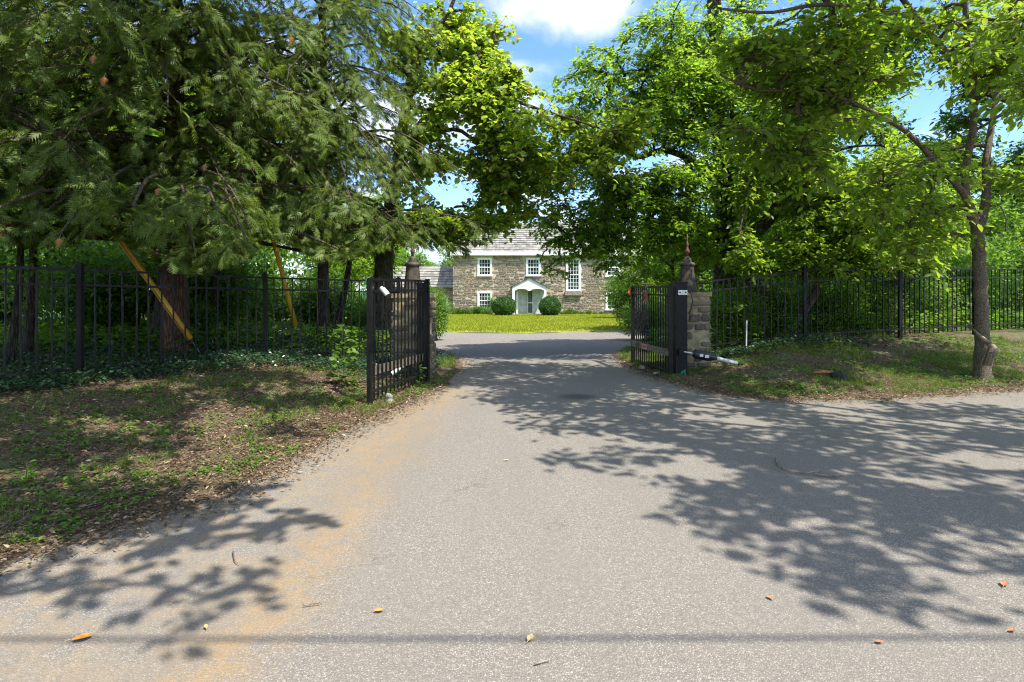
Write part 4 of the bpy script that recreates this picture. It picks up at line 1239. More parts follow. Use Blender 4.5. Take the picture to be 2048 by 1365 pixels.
# ------------------------------------------------------------------ cedars
def cedar(name, label, bx, by, H, zlo, Np, Lmax, az=None, trunk_r=.24, lean=(0,0), seedcull=True, sec=15, spr=9, bark='bark_cedar', flare=.6, mn=.175):
    root = empty(name, (bx, by, g1(bx, by)), label, 'tree')
    off = np.array(root.location)
    tp = spline([base_of(bx, by), (bx+lean[0]*.3, by+lean[1]*.3, H*.3), (bx+lean[0]*.7, by+lean[1]*.7, H*.65), (bx+lean[0], by+lean[1], H)], 24)
    tr = trunk_r*(1-np.linspace(0, 1, 24)**1.1*.8)*(1+flare*np.exp(-np.linspace(0, 1, 24)*14))
    V, Fc = tubes(tp[None]-off, tr[None], 14)
    # fluted trunk
    add_obj('trunk', np_mesh('trunk', V, [Fc], M[bark], True), root)
    z = np.where(rng.random(Np) < .82, zlo+(7.8-zlo)*rng.random(Np), 7.8+(H*.97-7.8)*rng.random(Np))
    if az is None: a = np.where(rng.random(Np) < .62, rng.normal(-math.pi/2, .95, Np), rng.random(Np)*2*math.pi)
    else: a = az[0]+(az[1]-az[0])*rng.random(Np)
    f = np.clip(1-(z-zlo)/(H-zlo), 0, 1)
    L = Lmax*(.25+.75*f**.7)*(.7+.4*rng.random(Np))
    tt = np.clip((z-tp[0,2])/(tp[-1,2]-tp[0,2]), 0, 1)*23
    A = np.stack([np.interp(tt, np.arange(24), tp[:,i]) for i in range(3)], 1)
    d = np.stack([np.cos(a), np.sin(a), 0*a], 1)
    s = np.linspace(0, 1, 10)[None,:,None]
    sagc = (.35+.5*rng.random(Np))[:,None,None]
    P = A[:,None]+d[:,None]*L[:,None,None]*s+np.array([0,0,1.])*(L[:,None,None]*(.34*s-sagc*s**2))
    P[:,1:] += np.cumsum(rng.normal(size=(Np,9,3))*.035, axis=1)
    def clip_paths(Z, soft):
        for k in range(1, Z.shape[1]):
            u_, v_, d_ = proj(Z[:,k]); low = (v_ > np.interp(u_, BOTTOM[:,0], BOTTOM[:,1])+soft) | (Z[:,k,1] < .8) | (sdist(u_, v_, SKYGAP) < 6)
            Z[low,k] = Z[low,k-1]+(Z[low,k-1]-A0(Z, k)[low])*.02+[0,0,.002]
        return Z
    def A0(Z, k): return Z[:,max(k-2, 0)]
    clip_paths(P, 0)
    woods = [tubes(P-off, (np.linspace(1,.12,10)[None]*(.012+.009*L[:,None])), 5)]
    # secondaries
    n = Np*sec; pi = np.repeat(np.arange(Np), sec); u = .06+.94*rng.random(n)
    k = u*9; k0 = np.clip(k.astype(int), 0, 8); fr = (k-k0)[:,None]
    S0 = P[pi,k0]*(1-fr)+P[pi,k0+1]*fr
    tdir = unit(P[pi,k0+1]-P[pi,k0])
    sd = unit(np.cross(tdir, np.array([0,0,1.])))*np.where(rng.random(n) < .5, -1, 1)[:,None]
    d2 = unit(tdir*.7+sd*(.5+.6*rng.random((n,1)))+np.array([0,0,-.25])+rng.normal(size=(n,3))*.15)
    l2 = (.45+.75*rng.random(n))*(1.15-.55*u)*min(1, Lmax/3.5)
    t2 = np.linspace(0, 1, 5)[None,:,None]
    Q = S0[:,None]+d2[:,None]*l2[:,None,None]*t2-np.array([0,0,1.])*(l2*.45)[:,None,None]*t2**2
    clip_paths(Q, 25)
    woods.append(tubes(Q[:,[0,2,4]]-off, np.tile(np.linspace(.006,.002,3)[None], (n,1)), 3))
    # sprays
    ns = n*spr; qi = np.repeat(np.arange(n), spr); u = .08+.95*rng.random(ns)
    B = S0[qi]+d2[qi]*(l2[qi]*u)[:,None]-np.array([0,0,1.])*(l2[qi]*.45*u**2)[:,None]
    e = unit(d2[qi]-np.array([0,0,1.])*(.9*u)[:,None])
    sd2 = unit(np.cross(e, np.array([0,0,1.]))+rng.normal(size=(ns,3))*.2)*np.where(rng.random(ns) < .5, -1, 1)[:,None]
    ax = unit(e*.75+sd2*.65+np.array([0,0,-.18])+rng.normal(size=(ns,3))*.12)
    Ls = mn*(.6+.75*rng.random(ns))
    keep = ~is_open(B+ax*Ls[:,None]*.5, np.full(ns, .10), soft=20)
    keep &= B[:,1] > 1.0
    B, ax, sd2, Ls, qi = B[keep], ax[keep], sd2[keep], Ls[keep], qi[keep]; ns = len(B)
    nn = unit(np.cross(ax, sd2)+rng.normal(size=(ns,3))*.35)
    nn *= np.where(nn[:,2] < 0, -1, 1)[:,None]
    cvar = np.clip(rng.normal(.42, .13, n), .05, .75)
    svar = np.clip(cvar[qi]+rng.normal(0, .09, ns), 0, .84)
    dead = rng.random(n) < .0012; svar[dead[qi]] = 1.0
    S_ = unit(np.cross(nn, ax))
    parts = []
    npair = 5
    for j in range(npair):
        u_ = .12+.76*j/(npair-1)
        ll = Ls*(.52-.36*abs(u_-.30)/.7)
        for q in (-1, 1):
            dd = ax*.72+S_*q*.75
            parts.append(leaves(B+ax*(Ls*u_)[:,None]-off, dd, nn, ll, .25, 'blade', svar))
    parts.append(leaves(B+ax*(Ls*.2)[:,None]-off, ax, nn, Ls*.8, .13, 'blade', svar))
    V, Fs, av = merge(woods); add_obj('branches', np_mesh('branches', V, Fs, M['bark_brown'], True), root)
    V, Fs, av = merge(parts)
    add_obj('crown', np_mesh('crown', V, Fs, M['cedar'], False, {'var': av}), root)
    return root
cedar('cedar_tree', 'big red barked cedar with drooping feathery boughs behind the left fence', -6.15, 10.4, 11.5, 2.4, 215, 4.4, sec=15, spr=12, trunk_r=.215, flare=.35)
cedar('cedar_tree', 'second cedar hanging grey green sprays between the guy wires and the left gate', -4.05, 12.2, 11.0, 2.6, 165, 3.8, sec=14, spr=12, trunk_r=.13, bark='bark_dark', flare=.3)
cedar('cedar_tree', 'leftmost cedar whose boughs hang over the end of the left fence', -8.6, 8.2, 10.5, 2.2, 115, 4.0, sec=15, spr=12, trunk_r=.22)

# slim bare stems in the shade behind the left fence
def stem(px_, py_, d, r, top, label, grp='thin dark stems behind the left fence'):
    b = W(px_, py_, d); b.z = g1(b.x, b.y)-.05
    o = empty('sapling', b, label, 'tree', grp)
    pts = spline([b-b, (W(*top)-b)*.5+Vector((.05,.0,.1)), W(*top)-b], 12)
    V, Fc = tubes(pts[None], np.linspace(r, r*.6, 12)[None], 9)
    add_obj('trunk', np_mesh('trunk', V, [Fc], M['bark_dark'], True), o)
    C = np.array([list(pts[-1]), list(pts[9]), list(pts[7])])+rng.normal(size=(3,3))*.3
    P, D_, NN, L = [], [], [], []
    for c in C:
        n = 90; q = c+rng.normal(size=(n,3))*[.5,.5,.3]
        P.append(q)
    P = np.concatenate(P); n = len(P)
    V, Fc, av = leaves(P, rng.normal(size=(n,3))+[0,0,-.4], np.array([0,0,1.])+rng.normal(size=(n,3))*.5, np.full(n, .11), .6, 'kite', np.clip(rng.normal(.4,.15,n),0,.84))
    add_obj('crown', np_mesh('crown', V, [Fc], M['maple'], False, {'var': av}), o)
stem(18, 740, 9.0, .07, (42, 480, 9.0), 'thin dark stem nearest the left edge behind the fence')
stem(52, 720, 10.0, .09, (66, 440, 10.2), 'second dark stem from the left behind the fence')
stem(420, 700, 12.5, .10, (440, 440, 12.7), 'dark stem just right of the red cedar trunk')
stem(664, 682, 13.5, .10, (700, 520, 13.7), 'slim leaning trunk between the second guy wire and the gate')
stem(318, 700, 11.2, .20, (335, 470, 11.2), 'dark double trunk hidden beside the red cedar')

# ------------------------------------------------------------------ shrubs and background trees
def bush(name, label, x, y, rx, ry, rz, n, size, mat, group=None, stems=5, zc=None, fill=.45, shape='kite', wr=.6, core=False):
    z0 = g1(x, y)
    o = empty(name, (x, y, z0), label, 'shrub', group)
    K = 26
    c = rdir(K)*(rng.random((K,1))**.5)*.7
    c = c*[rx, ry, rz]+[0, 0, rz*1.02 if zc is None else zc]
    ci = rng.integers(0, K, n)
    dd = rdir(n)
    P = c[ci]+dd*(rng.random((n,1))**.33)*np.array([rx, ry, rz])*fill
    P[:,2] = np.maximum(P[:,2], .03)
    ld = unit(dd+[0,0,-.15]+rng.normal(size=(n,3))*.5)
    nn = unit(np.array([0,0,.9])+dd*.5+rng.normal(size=(n,3))*.4)
    cv = np.clip(rng.normal(.42,.14,K),0,.8)
    var = np.clip(cv[ci]+rng.normal(0,.13,n), 0, .84); h = rng.random(n) < .04; var[h] = 1
    V, Fc, av = leaves(P, ld, nn, size*(.6+.8*rng.random(n)), wr, shape, var)
    add_obj('foliage', np_mesh('foliage', V, [Fc], mat, False, {'var': av}), o)
    P0 = np.zeros((K, 6, 3)); t = np.linspace(0,1,6)[None,:,None]
    bs = rng.normal(size=(K,3))*[rx*.15, ry*.15, 0]
    midp = (bs+c)/2+[0,0,.15]
    Pp = bs[:,None]*(1-t)**2+2*midp[:,None]*t*(1-t)+c[:,None]*t**2
    V, Fc = tubes(Pp, np.tile(np.linspace(.025,.008,6)[None]*max(1, rz/1.2), (K,1)), 4)
    add_obj('stems', np_mesh('stems', V, [Fc], M['bark_brown'], True), o)
    return o

# clipped globes either side of the porch
def globe(x, y, r, rz, label):
    z0 = g1(x, y)
    o = empty('boxwood_bush', (x, y, z0), label, 'bush')
    n = 9000
    d = rdir(n)
    lump = 1+.085*np.sin(d[:,0]*7+x)*np.cos(d[:,2]*6+d[:,1]*5)+rng.normal(0,.035,n)
    P = d*lump[:,None]*[r, r, rz]*.97+[0,0,rz*.92]
    ok = P[:,2] > 0; P, d = P[ok], d[ok]; n = len(P)
    V, Fc, av = leaves(P, rng.normal(size=(n,3))*.7+d*.6+[0,0,.2], d+rng.normal(size=(n,3))*.5, .07+.05*rng.random(n), .6, 'kite', np.clip(rng.normal(.45,.2,n),0,.84))
    add_obj('foliage', np_mesh('foliage', V, [Fc], M['boxwood'], False, {'var': av}), o)
    m = MB(); prof = [(r*.86*math.sin(math.pi*k/12), rz*.92-rz*.86*math.cos(math.pi*k/12)) for k in range(13)]
    m.lathe(prof, n=20); m.build('inner_twigs', M['boxwood'], o, smooth=True)
globe(-.68, 47.6, .96, .80, 'clipped round green bush left of the white porch')
globe(3.18, 47.4, .90, .80, 'clipped round dark bush right of the white porch')

# plants at the foot of the house
def daylily(x, y, s, label, mat='weed'):
    o = empty('daylily_clump', (x, y, g1(x, y)), label, 'plant', 'leafy clumps along the foot of the house')
    n = 130; a = rng.random(n)*2*math.pi
    d = np.stack([np.cos(a)*.6, np.sin(a)*.6, .5+rng.random(n)], 1)
    P = np.stack([rng.normal(0,.16*s,n), rng.normal(0,.12*s,n), np.zeros(n)+.02], 1)
    V, Fc, av = leaves(P, d, rng.normal(size=(n,3)), s*(.35+.3*rng.random(n)), .13, 'kite', np.clip(rng.normal(.45,.2,n),0,.84))
    add_obj('foliage', np_mesh('foliage', V, [Fc], M[mat], False, {'var': av}), o)
for i, xp in enumerate([893, 903, 914, 926, 938, 950, 963, 975, 1125, 1137, 1150, 1163, 1176, 1190, 1203]):
    lbs = 'strap leaved green clump at the foot of the house left of the porch' if xp < 1000 else 'low leafy clump at the foot of the house right of the porch'
    daylily((xp-1024)/F*49.6, 49.6+random.uniform(-.3,.3), random.uniform(.6,1.6) if xp < 1000 else random.uniform(.4,1.1), lbs)
m = MB()
bush('climbing_shrub', 'small climbing plant on the wall beside the lower left window', HX(985), YF-.35, .32, .25, .95, 900, .09, M['shrub'])

bush('spicebush_shrub', 'pale green shrub growing right beside the left pillar', -2.72, 19.5, .6, .7, 1.0, 6500, .085, M['shrub'], fill=.5)
bush('holly_shrub', 'dark green shrub in front of the right end of the house', 7.9, 40.5, 1.75, 1.5, 1.75, 12000, .12, M['maple'], fill=.5)
bush('holly_shrub', 'broad shrub behind the right gate at the lawn edge', 6.3, 22.5, 1.3, 1.3, 1.15, 9000, .10, M['oak'], fill=.5)

# understory shrubs behind both fences (meshes shared between copies)
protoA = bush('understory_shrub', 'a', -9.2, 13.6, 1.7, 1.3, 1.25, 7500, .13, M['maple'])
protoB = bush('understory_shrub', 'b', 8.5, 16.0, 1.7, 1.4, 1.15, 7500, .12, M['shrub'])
gA = 'green shrubs filling the shade behind the left fence'
gB = 'sunlit green shrubs behind the right fence'
spotsA = [(-9.2,12.6,1,'lush shrub between the thin dark stems and the yellow guy guard'), (-7.3,13.6,1.1,'shrub showing just right of the red cedar trunk'),
          (-12,13.5,1.3,'large shrub behind the two dark stems at the left edge'), (-10.5,15.5,1.4,'tall shrub in the second row behind the long yellow guard'),
          (-5.6,16.5,1.0,'lit shrub right of the steep yellow guard'), (-4.3,17.5,.8,'shrub seen through the bars just left of the left gate'),
          (-8.3,17,1.5,'big shrub deep behind the gap between the two cedars'), (-6.9,12.1,.55,'small shrub at the foot of the red cedar'), (-3.6,15.3,.55,'small shrub behind the slim leaning trunk')]
spotsB = [(8.5,16,1,'bright shrub behind the first tall post of the right fence'), (5.2,13.2,.62,'low shrub behind the fence right beside the right pillar'),
          (6.4,14.6,.7,'shrub at the foot of the dark leaning trunk'), (7.6,13.7,.6,'low shrub under the pale fallen pole'), (9.0,14.6,.75,'shrub left of the twiggy multi stemmed shrub'),
          (10.6,15.2,.8,'shrub behind the second tall post of the right fence'), (12.5,16.2,.9,'shrub seen left of the forked tree trunk through the fence'),
          (14.8,17.4,1.0,'shrub seen right of the forked tree trunk through the fence'), (11.2,18.5,1.2,'taller sunlit shrub in the second row behind the twiggy shrub'),
          (7.8,19.5,1.2,'large shrub behind the ivy clad trunk'), (15.5,20.5,1.4,'large sunny shrub deep behind the forked tree'), (18.5,20,1.5,'large shrub at the far right end of the fence'),
          (4.7,19.2,.7,'shrub on the bank seen through the right gate'), (13.4,22.5,1.5,'broad shrub farthest back in the sunny field'), (5.1,16.3,.6,'small shrub right behind the bell finial of the right pillar')]
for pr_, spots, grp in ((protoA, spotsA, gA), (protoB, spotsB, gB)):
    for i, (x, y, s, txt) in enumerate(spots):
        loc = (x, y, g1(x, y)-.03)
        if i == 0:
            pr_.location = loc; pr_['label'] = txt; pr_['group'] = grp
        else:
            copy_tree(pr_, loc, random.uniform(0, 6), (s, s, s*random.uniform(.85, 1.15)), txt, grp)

# wispy multi-stemmed bush behind the fence
bush('wispy_shrub', 'twiggy dark multi stemmed shrub rising above the right fence', 9.6, 14.4, 1.0, .8, 1.6, 6500, .055, M['maple'], stems=9, fill=.55)

def far_tree(name, x, y, H, rx, label, group, mat, seed_n=20000, size=.34, bark='bark_brown', low=.25):
    z0 = g1(x, y)
    limbs = [([(x, y, z0-.1), (x+.2, y, z0+H*.35), (x-.1, y, z0+H*.8)], H*.022, H*.007)]
    for k in range(7):
        a = k*2.4; zz = z0+H*(.28+.07*k)
        limbs.append(([(x+.1, y, zz), (x+math.cos(a)*rx*.45, y+math.sin(a)*rx*.45, zz+H*.10), (x+math.cos(a)*rx*.75, y+math.sin(a)*rx*.75, zz+H*.13)], H*.008, H*.003))
    K = 90
    d = rdir(K)*(rng.random((K,1))**.4)
    C = d*[rx, rx, H*(1-low)*.5]+[x, y, z0+H*(low+(1-low)*.5)]
    R = rx*.27*(.7+.6*rng.random(K))
    return broadleaf(name, label, 'tree', (x, y), limbs, C, R, mat, M[bark], group, twigs=26, per=max(4, seed_n//(K*26)), size=size, wr=.65, shape='kite', flat=.6, twig_r=.012, huef=.03)
G3 = 'leafy trees standing beyond the fences and behind the house'
tA = far_tree('background_tree', -15, 24, 12, 5.0, 'tall leafy tree deep behind the cedars on the left', G3, M['oak'], size=.30)
tB = far_tree('background_tree', 17, 30, 8.5, 4.6, 'rounded leafy tree in the field behind the right fence', G3, M['shrub'], size=.30)
far = [(tA,-22,30,1.1,'leafy tree second row behind the cedars on the left'), (tA,-8.5,30,.62,'leafy tree left of the wing of the house'), (tA,-10.5,21,.75,'leafy tree between the cedars and the house'),
       (tB,-12.5,62,.85,'tree behind the low wing of the house'), (tB,-20,66,1.0,'tree beyond the left end of the house'), (tB,-7.5,72,.8,'tree peeping over the wing roof'),
       (tA,-30,40,1.2,'big tree far to the left behind the cedars'), (tA,13.5,26,.75,'leafy tree right of the ivy clad trunk'), (tB,25,33,.95,'tree in the field near the right edge'),
       (tB,33,36,1.0,'rounded tree at the far right of the field'), (tB,42,44,1.0,'far tree beyond the right fence end'), (tA,20,48,.8,'tall tree right of the house'),
       (tA,15.5,62,.85,'tree behind the right end of the house'), (tB,27,60,1.0,'distant tree in the gap on the right'), (tB,52,60,1.1,'distant tree on the far right skyline'), (tB,38,70,1.0,'pale distant tree beyond the field'),
       (tA,-18,17,.9,'tree close behind the shrubs at the far left'), (tA,-26,20,1.1,'tree beyond the left edge'), (tA,10.5,22.5,.62,'young tree behind the sunlit shrubs'),
       (tB,12.2,38,.72,'leafy tree just right of the stone house'), (tB,10.2,30,.55,'low rounded tree before the right end of the house'), (tA,6.9,24.5,.42,'small tree beside the drive behind the right pillar')]
for (o, x, y, s, lb) in far:
    copy_tree(o, (x, y, g1(x, y)), random.uniform(0, 6), (s*random.uniform(.92,1.1), s, s), lb, G3)

# ------------------------------------------------------------------ ground cover
def scatter(n, xr, yr, f):
    x = rng.uniform(*xr, n); y = rng.uniform(*yr, n); s = sdist(x, y)
    k = f(x, y, s); x, y, s = x[k], y[k], s[k]
    return x, y, s, ground(x, y, s)
# fallen leaves
X_, Y_, Z_ = [], [], []
for (n, xr, yr, sc) in ((115000, (-6,-1), (2.6,9.5), 1), (80000, (2.2,10), (7.6,13), 1), (5000, (-2.4,-.4), (9,15), 1), (6000, (-12,-6), (2,9), 1)):
    x, y, s, z = scatter(n, xr, yr, lambda x, y, s: (s > -.10-.35*rng.random(len(x))**3) & (rng.random(len(x)) < .45+.55*np.exp(-np.maximum(s, 0)/1.0)))
    inside = s < .05
    z = np.where(inside, np.maximum(z, zdrive(y)+.006), z)
    X_.append(x); Y_.append(y); Z_.append(z)
x, y, z = map(np.concatenate, (X_, Y_, Z_)); n = len(x)
a = rng.random(n)*6.283
D_ = np.stack([np.cos(a), np.sin(a), rng.normal(0, .22, n)], 1)
V, Fc, av = leaves(np.stack([x, y, z+.008+.012*rng.random(n)], 1), D_, np.array([0,0,1.])+rng.normal(size=(n,3))*.35, 0.017+.045*rng.random(n)**1.7, .40, 'kite', rng.random(n)**1.3)
add_obj('fallen_leaves', np_mesh('fallen_leaves', V, [Fc], M['litter'], False, {'var': av}), kind='stuff', label='brown leaf litter scattered over both verges')
# pine-needle like twigs in the litter
x, y, s, z = scatter(5200, (-7,8), (2.4,12), lambda x, y, s: (s > -.25) & (s < 3))
n = len(x); a = rng.random(n)*6.283; z = np.maximum(z, zdrive(y)+.004)
V, Fc, av = leaves(np.stack([x, y, z+.012], 1), np.stack([np.cos(a), np.sin(a), rng.normal(0,.08,n)], 1), np.array([0,0,1.])+rng.normal(size=(n,3))*.3, .06+.16*rng.random(n), .03, 'blade', .5+.4*rng.random(n))
add_obj('twig_litter', np_mesh('twig_litter', V, [Fc], M['twig'], False, {'var': av}), kind='stuff', label='dry needles and twigs lying in the leaf litter')
# verge grass in tufts
def tufts(name, N, xr, yr, dens, bl, h, label, mat):
    x, y, s, z = scatter(N, xr, yr, dens)
    n = len(x); i = np.repeat(np.arange(n), bl); m_ = len(i)
    a = rng.random(m_)*6.283; sp = .03
    P = np.stack([x[i]+rng.normal(0,sp,m_), y[i]+rng.normal(0,sp,m_), z[i]+.002], 1)
    hh = (h*(.5+.9*rng.random(n)))[i]*(.6+.5*rng.random(m_))
    D = np.stack([np.cos(a)*.55, np.sin(a)*.55, .35+.8*rng.random(m_)], 1)
    V, Fc, av = leaves(P, D, rng.normal(size=(m_,3)), hh, .075, 'blade', np.clip(np.repeat(rng.normal(.45,.2,n), bl)+rng.normal(0,.12,m_), 0, 1))
    add_obj(name, np_mesh(name, V, [Fc], M[mat], False, {'var': av}), kind='stuff', label=label)
tufts('verge_grass', 8000, (-7,-1), (2.8,10.5), lambda x, y, s: (s > .06) & (rng.random(len(x)) < sstep(.45,.62,vnoise(x,y,1.7,5))*np.where(s < .9, .8, .55)), 12, .085, 'thin grass tufts growing through the litter of the left verge', 'blade')
tufts('verge_grass', 19000, (2.4,14), (8.2,13.5), lambda x, y, s: (s > .15) & (rng.random(len(x)) < sstep(.36,.6,vnoise(x,y,1.4,6))*.85), 12, .075, 'patchy grass growing over the right verge', 'blade')
tufts('bank_grass', 6000, (1.8,7), (11,19), lambda x, y, s: (s > .1), 10, .10, 'grass on the bank beside the drive behind the right gate', 'blade')
tufts('bank_grass', 4500, (-6,-.9), (11,18), lambda x, y, s: (s > .2), 10, .12, 'grass on the bank beside the drive behind the left pillar', 'blade')
# clover and small weeds
def weeds(name, N, xr, yr, dens, size, label, mat, zspread=.03, shape='kite', wr=.8, per=6):
    x, y, s, z = scatter(N, xr, yr, dens)
    n = len(x); i = np.repeat(np.arange(n), per); m_ = len(i)
    a = rng.random(m_)*6.283
    P = np.stack([x[i]+rng.normal(0,size*.5,m_), y[i]+rng.normal(0,size*.5,m_), z[i]+.01+zspread*rng.random(m_)], 1)
    D = np.stack([np.cos(a), np.sin(a), rng.normal(.1,.3,m_)], 1)
    V, Fc, av = leaves(P, D, np.array([0,0,1.])+rng.normal(size=(m_,3))*.35, size*(.5+.8*rng.random(m_)), wr, shape, np.clip(rng.normal(.45,.18,m_),0,.9))
    add_obj(name, np_mesh(name, V, [Fc], M[mat], False, {'var': av}), kind='stuff', label=label)
weeds('verge_weeds', 3000, (-4.5,-1.2), (3.4,9), lambda x, y, s: (s > .05) & (rng.random(len(x)) < sstep(.5,.7,vnoise(x,y,2.3,8))), .035, 'small broad leaved weeds along the left road edge', 'weed')
weeds('verge_weeds', 7200, (2.4,12), (8,12.8), lambda x, y, s: (s > .2) & (rng.random(len(x)) < sstep(.5,.66,vnoise(x,y,1.2,9))), .038, 'clover and small weeds in the right verge', 'weed')
FL = [(-2.1,10.2),(-4.22,9.55),(-5.66,7.3),(-7.0,5.3),(-8.3,3.2)]
weeds('vinca_ground_cover', 34000, (-11,-1.4), (3.5,15), lambda x, y, s: (s > .25) & (rng.random(len(x)) < np.exp(-(np.maximum(pdist(x, y, FL)-.35, 0)/.35)**2)+.35*((y-.2 > np.interp(x, [-8.3,-7,-5.66,-4.22,-2.1], [3.2,5.3,7.3,9.55,10.2])))), .058, 'glossy blue green ground cover along the foot of the left fence', 'vinca', .13, per=5)
FR = [(3.8,11.3),(6.02,11.5),(8.39,12.1)]
weeds('vinca_ground_cover', 6500, (3.4,9), (10.6,13), lambda x, y, s: (s > .3) & (rng.random(len(x)) < .8*np.exp(-(pdist(x, y, FR)/.3)**2)*sstep(9,4,x)), .06, 'glossy ground cover at the foot of the right fence', 'vinca', .12)
weeds('undergrowth', 6000, (3.5,20), (12,22), lambda x, y, s: (s > .4) & (y > np.interp(x, [3.7,6,8.4,15.3], [11.7,12,12.6,15.2])), .13, 'low leafy undergrowth behind the right fence', 'shrub', .45)
weeds('undergrowth', 6000, (-18,-2.6), (10,22), lambda x, y, s: (s > .6) & (y > np.interp(x, [-8.3,-7,-5.66,-4.22,-2.1], [4,6.2,8.4,10.6,11.2])), .13, 'low leafy undergrowth behind the left fence', 'shrub', .45)
# lawn blades
n = 130000
x = rng.uniform(-14, 13, n); y = 23.5+26.5*rng.random(n)**1.3
k = sdist(x, y, LAWN) < -.02; x, y = x[k], y[k]; n = len(x)
a = rng.random(n)*6.283
V, Fc, av = leaves(np.stack([x, y, ground(x, y)+.012], 1), np.stack([np.cos(a)*.5, np.sin(a)*.5, .5+.5*rng.random(n)], 1), rng.normal(size=(n,3)), .05+.06*rng.random(n), .30, 'blade', np.clip(rng.normal(.45,.25,n)+.5*(vnoise(x,y,.6,3)-.5),0,1))
add_obj('lawn_grass', np_mesh('lawn_grass', V, [Fc], M['lawnblade'], False, {'var': av}), kind='stuff', label='short mown grass blades of the front lawn')

# ------------------------------------------------------------------ loose things
def fallen_leaf(px_, py_, size, ang, label, mat):
    d = 1.55*F/(py_-580); x = (px_-1024)/F*d
    m = MB()
    pr = [(-.5,0,.01),(-.25,.22,.05),(.1,.30,.07),(.42,.16,.05),(.55,0,.10),(.42,-.18,.04),(.1,-.30,.08),(-.25,-.22,.05)]
    m._add([(a*size, b*size, c*size+.003) for a, b, c in pr]+[(a*size, b*size, c*size-.0) for a, b, c in pr]+[(.02*size,0,.0)], [(i, (i+1)%8, 16) for i in range(8)])
    m.tube([(-.5*size,0,.006),(-.78*size,.03*size,.004)], .0016, 4)
    o = m.build('fallen_leaf', mat, loc=(x, d, float(zdrive(d))+.008), label=label, cat='fallen leaf')
    o.rotation_euler = (0, 0, ang)
ol = simple_mat('orange_dead_leaf', (.42,.17,.03), (.62,.30,.07), 40, .7)
tl = simple_mat('tan_dead_leaf', (.45,.30,.13), (.62,.46,.24), 40, .7)
rl = simple_mat('russet_dead_leaf', (.28,.10,.05), (.45,.20,.09), 40, .7)
fallen_leaf(163, 1280, .075, .5, 'large orange dead leaf on the sandy asphalt at the lower left', ol)
fallen_leaf(1060, 1281, .05, 1.2, 'pale tan leaf lying on the dark line across the asphalt', tl)
fallen_leaf(757, 1225, .045, .2, 'orange leaf lying flat on bare asphalt near the sand streak', ol)
fallen_leaf(412, 1258, .030, 2.2, 'small pale leaf on the shaded asphalt at the lower left', tl)
fallen_leaf(1541, 1199, .038, 2.0, 'brown curled leaf among rusty spots on the asphalt', rl)
fallen_leaf(2008, 1172, .060, .8, 'reddish crumpled leaf in the shade near the right edge', rl)
fallen_leaf(1758, 1288, .035, .1, 'dark brown leaf on the dark line towards the right', rl)
fallen_leaf(2024, 1265, .035, .3, 'small russet leaf at the lower right corner', rl)
fallen_leaf(1012, 923, .045, .3, 'tiny pale leaf in the middle of the sunlit drive', tl)
fallen_leaf(65, 1095, .07, .4, 'tan leaf at the shaded edge of the left verge', tl)
def stick(pts, r, label, mat='twig', extra=None):
    P = []
    for (a, b) in pts:
        d = 1.55*F/(b-580); P.append(Vector(((a-1024)/F*d, d, r+.004)))
    o = empty('stick', P[0], label, 'stick')
    q = spline([p-P[0] for p in P], 14); q[:,2] += .006*np.sin(np.arange(14)*1.3)**2
    m = MB(); m.tube([Vector(v) for v in q], [r*(1-.5*i/13) for i in range(14)], 6); m.build('stem', M[mat], o, smooth=True)
    if extra:
        for e in extra:
            Q = []
            for (a, b) in e:
                d = 1.55*F/(b-580); Q.append(Vector(((a-1024)/F*d, d, r+.006))-P[0])
            m = MB(); m.tube(Q, r*.5, 5); m.build('side_twig', M[mat], o)
stick([(1552,918),(1556,934),(1578,945),(1610,950),(1648,943)], .008, 'long hooked dry twig lying in the dappled shade of the asphalt')
stick([(1627,951),(1660,956),(1690,961)], .007, 'short forked twig at the end of the hooked twig', extra=[[(1660,956),(1688,954)]])
stick([(607,1215),(645,1210)], .004, 'small thin reddish twig on the sunlit asphalt')
stick([(466,1105),(470,1125),(480,1132)], .004, 'small curved twig near the sand streak')
stick([(1070,1333),(1100,1325)], .004, 'tiny twig at the bottom of the sunlit asphalt')

# broken branch leaning on the forked tree
o = empty('broken_branch', W(1983, 692, 9.2), 'broken bare branch leaning against the foot of the forked tree', 'branch')
O = Vector(o.location)
m = MB(); m.tube([Vector((.06,-.02,-.10)), Vector((0,0,0)), W(1955,668,9.4)-O, W(1925,636,9.9)-O], [.06,.045,.022,.008], 8); m.build('stem', M['twig'], o, smooth=True)
m = MB(); m.tube([(-.05,.03,-.32),(-.01,0,-.1),(.01,0,.0)], [.07,.06,.045], 9); m.build('stub', M['bark_smooth'], o)
# charred chunk in the verge
def rock(name, x, y, r, sc, label, mat, cat='stone', z=None):
    m = MB(); prof = [(r*math.sin(math.pi*k/7)*(1+random.uniform(-.15,.15)), -r*math.cos(math.pi*k/7)*.7) for k in range(8)]
    m.lathe(prof, n=9)
    m.v = [(a*(1+random.uniform(-.14,.14)), b*(1+random.uniform(-.14,.14)), c*(1+random.uniform(-.1,.1))) for a, b, c in m.v]
    o = m.build(name, M[mat], loc=(x, y, (g1(x, y) if z is None else z)+r*.25), label=label, cat=cat)
    o.scale = sc; o.rotation_euler = (0, 0, random.uniform(0, 3)); return o
p = W(1668, 750, 9.3)
rock('charred_log', p.x+.05, 9.25, .14, (1.6,1,.8), 'black charred lump of wood lying in the right verge', 'charred', 'log')
rock('rotten_wood', p.x-.10, 9.42, .10, (1.8,.8,.7), 'orange rotten wood chunk behind the charred lump', 'deadwood', 'wood')
rock('field_stone', -1.68, 7.75, .10, (.7,.6,1.3), 'pale pointed stone at the foot of the left gate', 'rock')
rock('field_stone', 2.52, 11.0, .09, (1.2,.8,.7), 'grey stone under the far end of the right gate', 'rock')
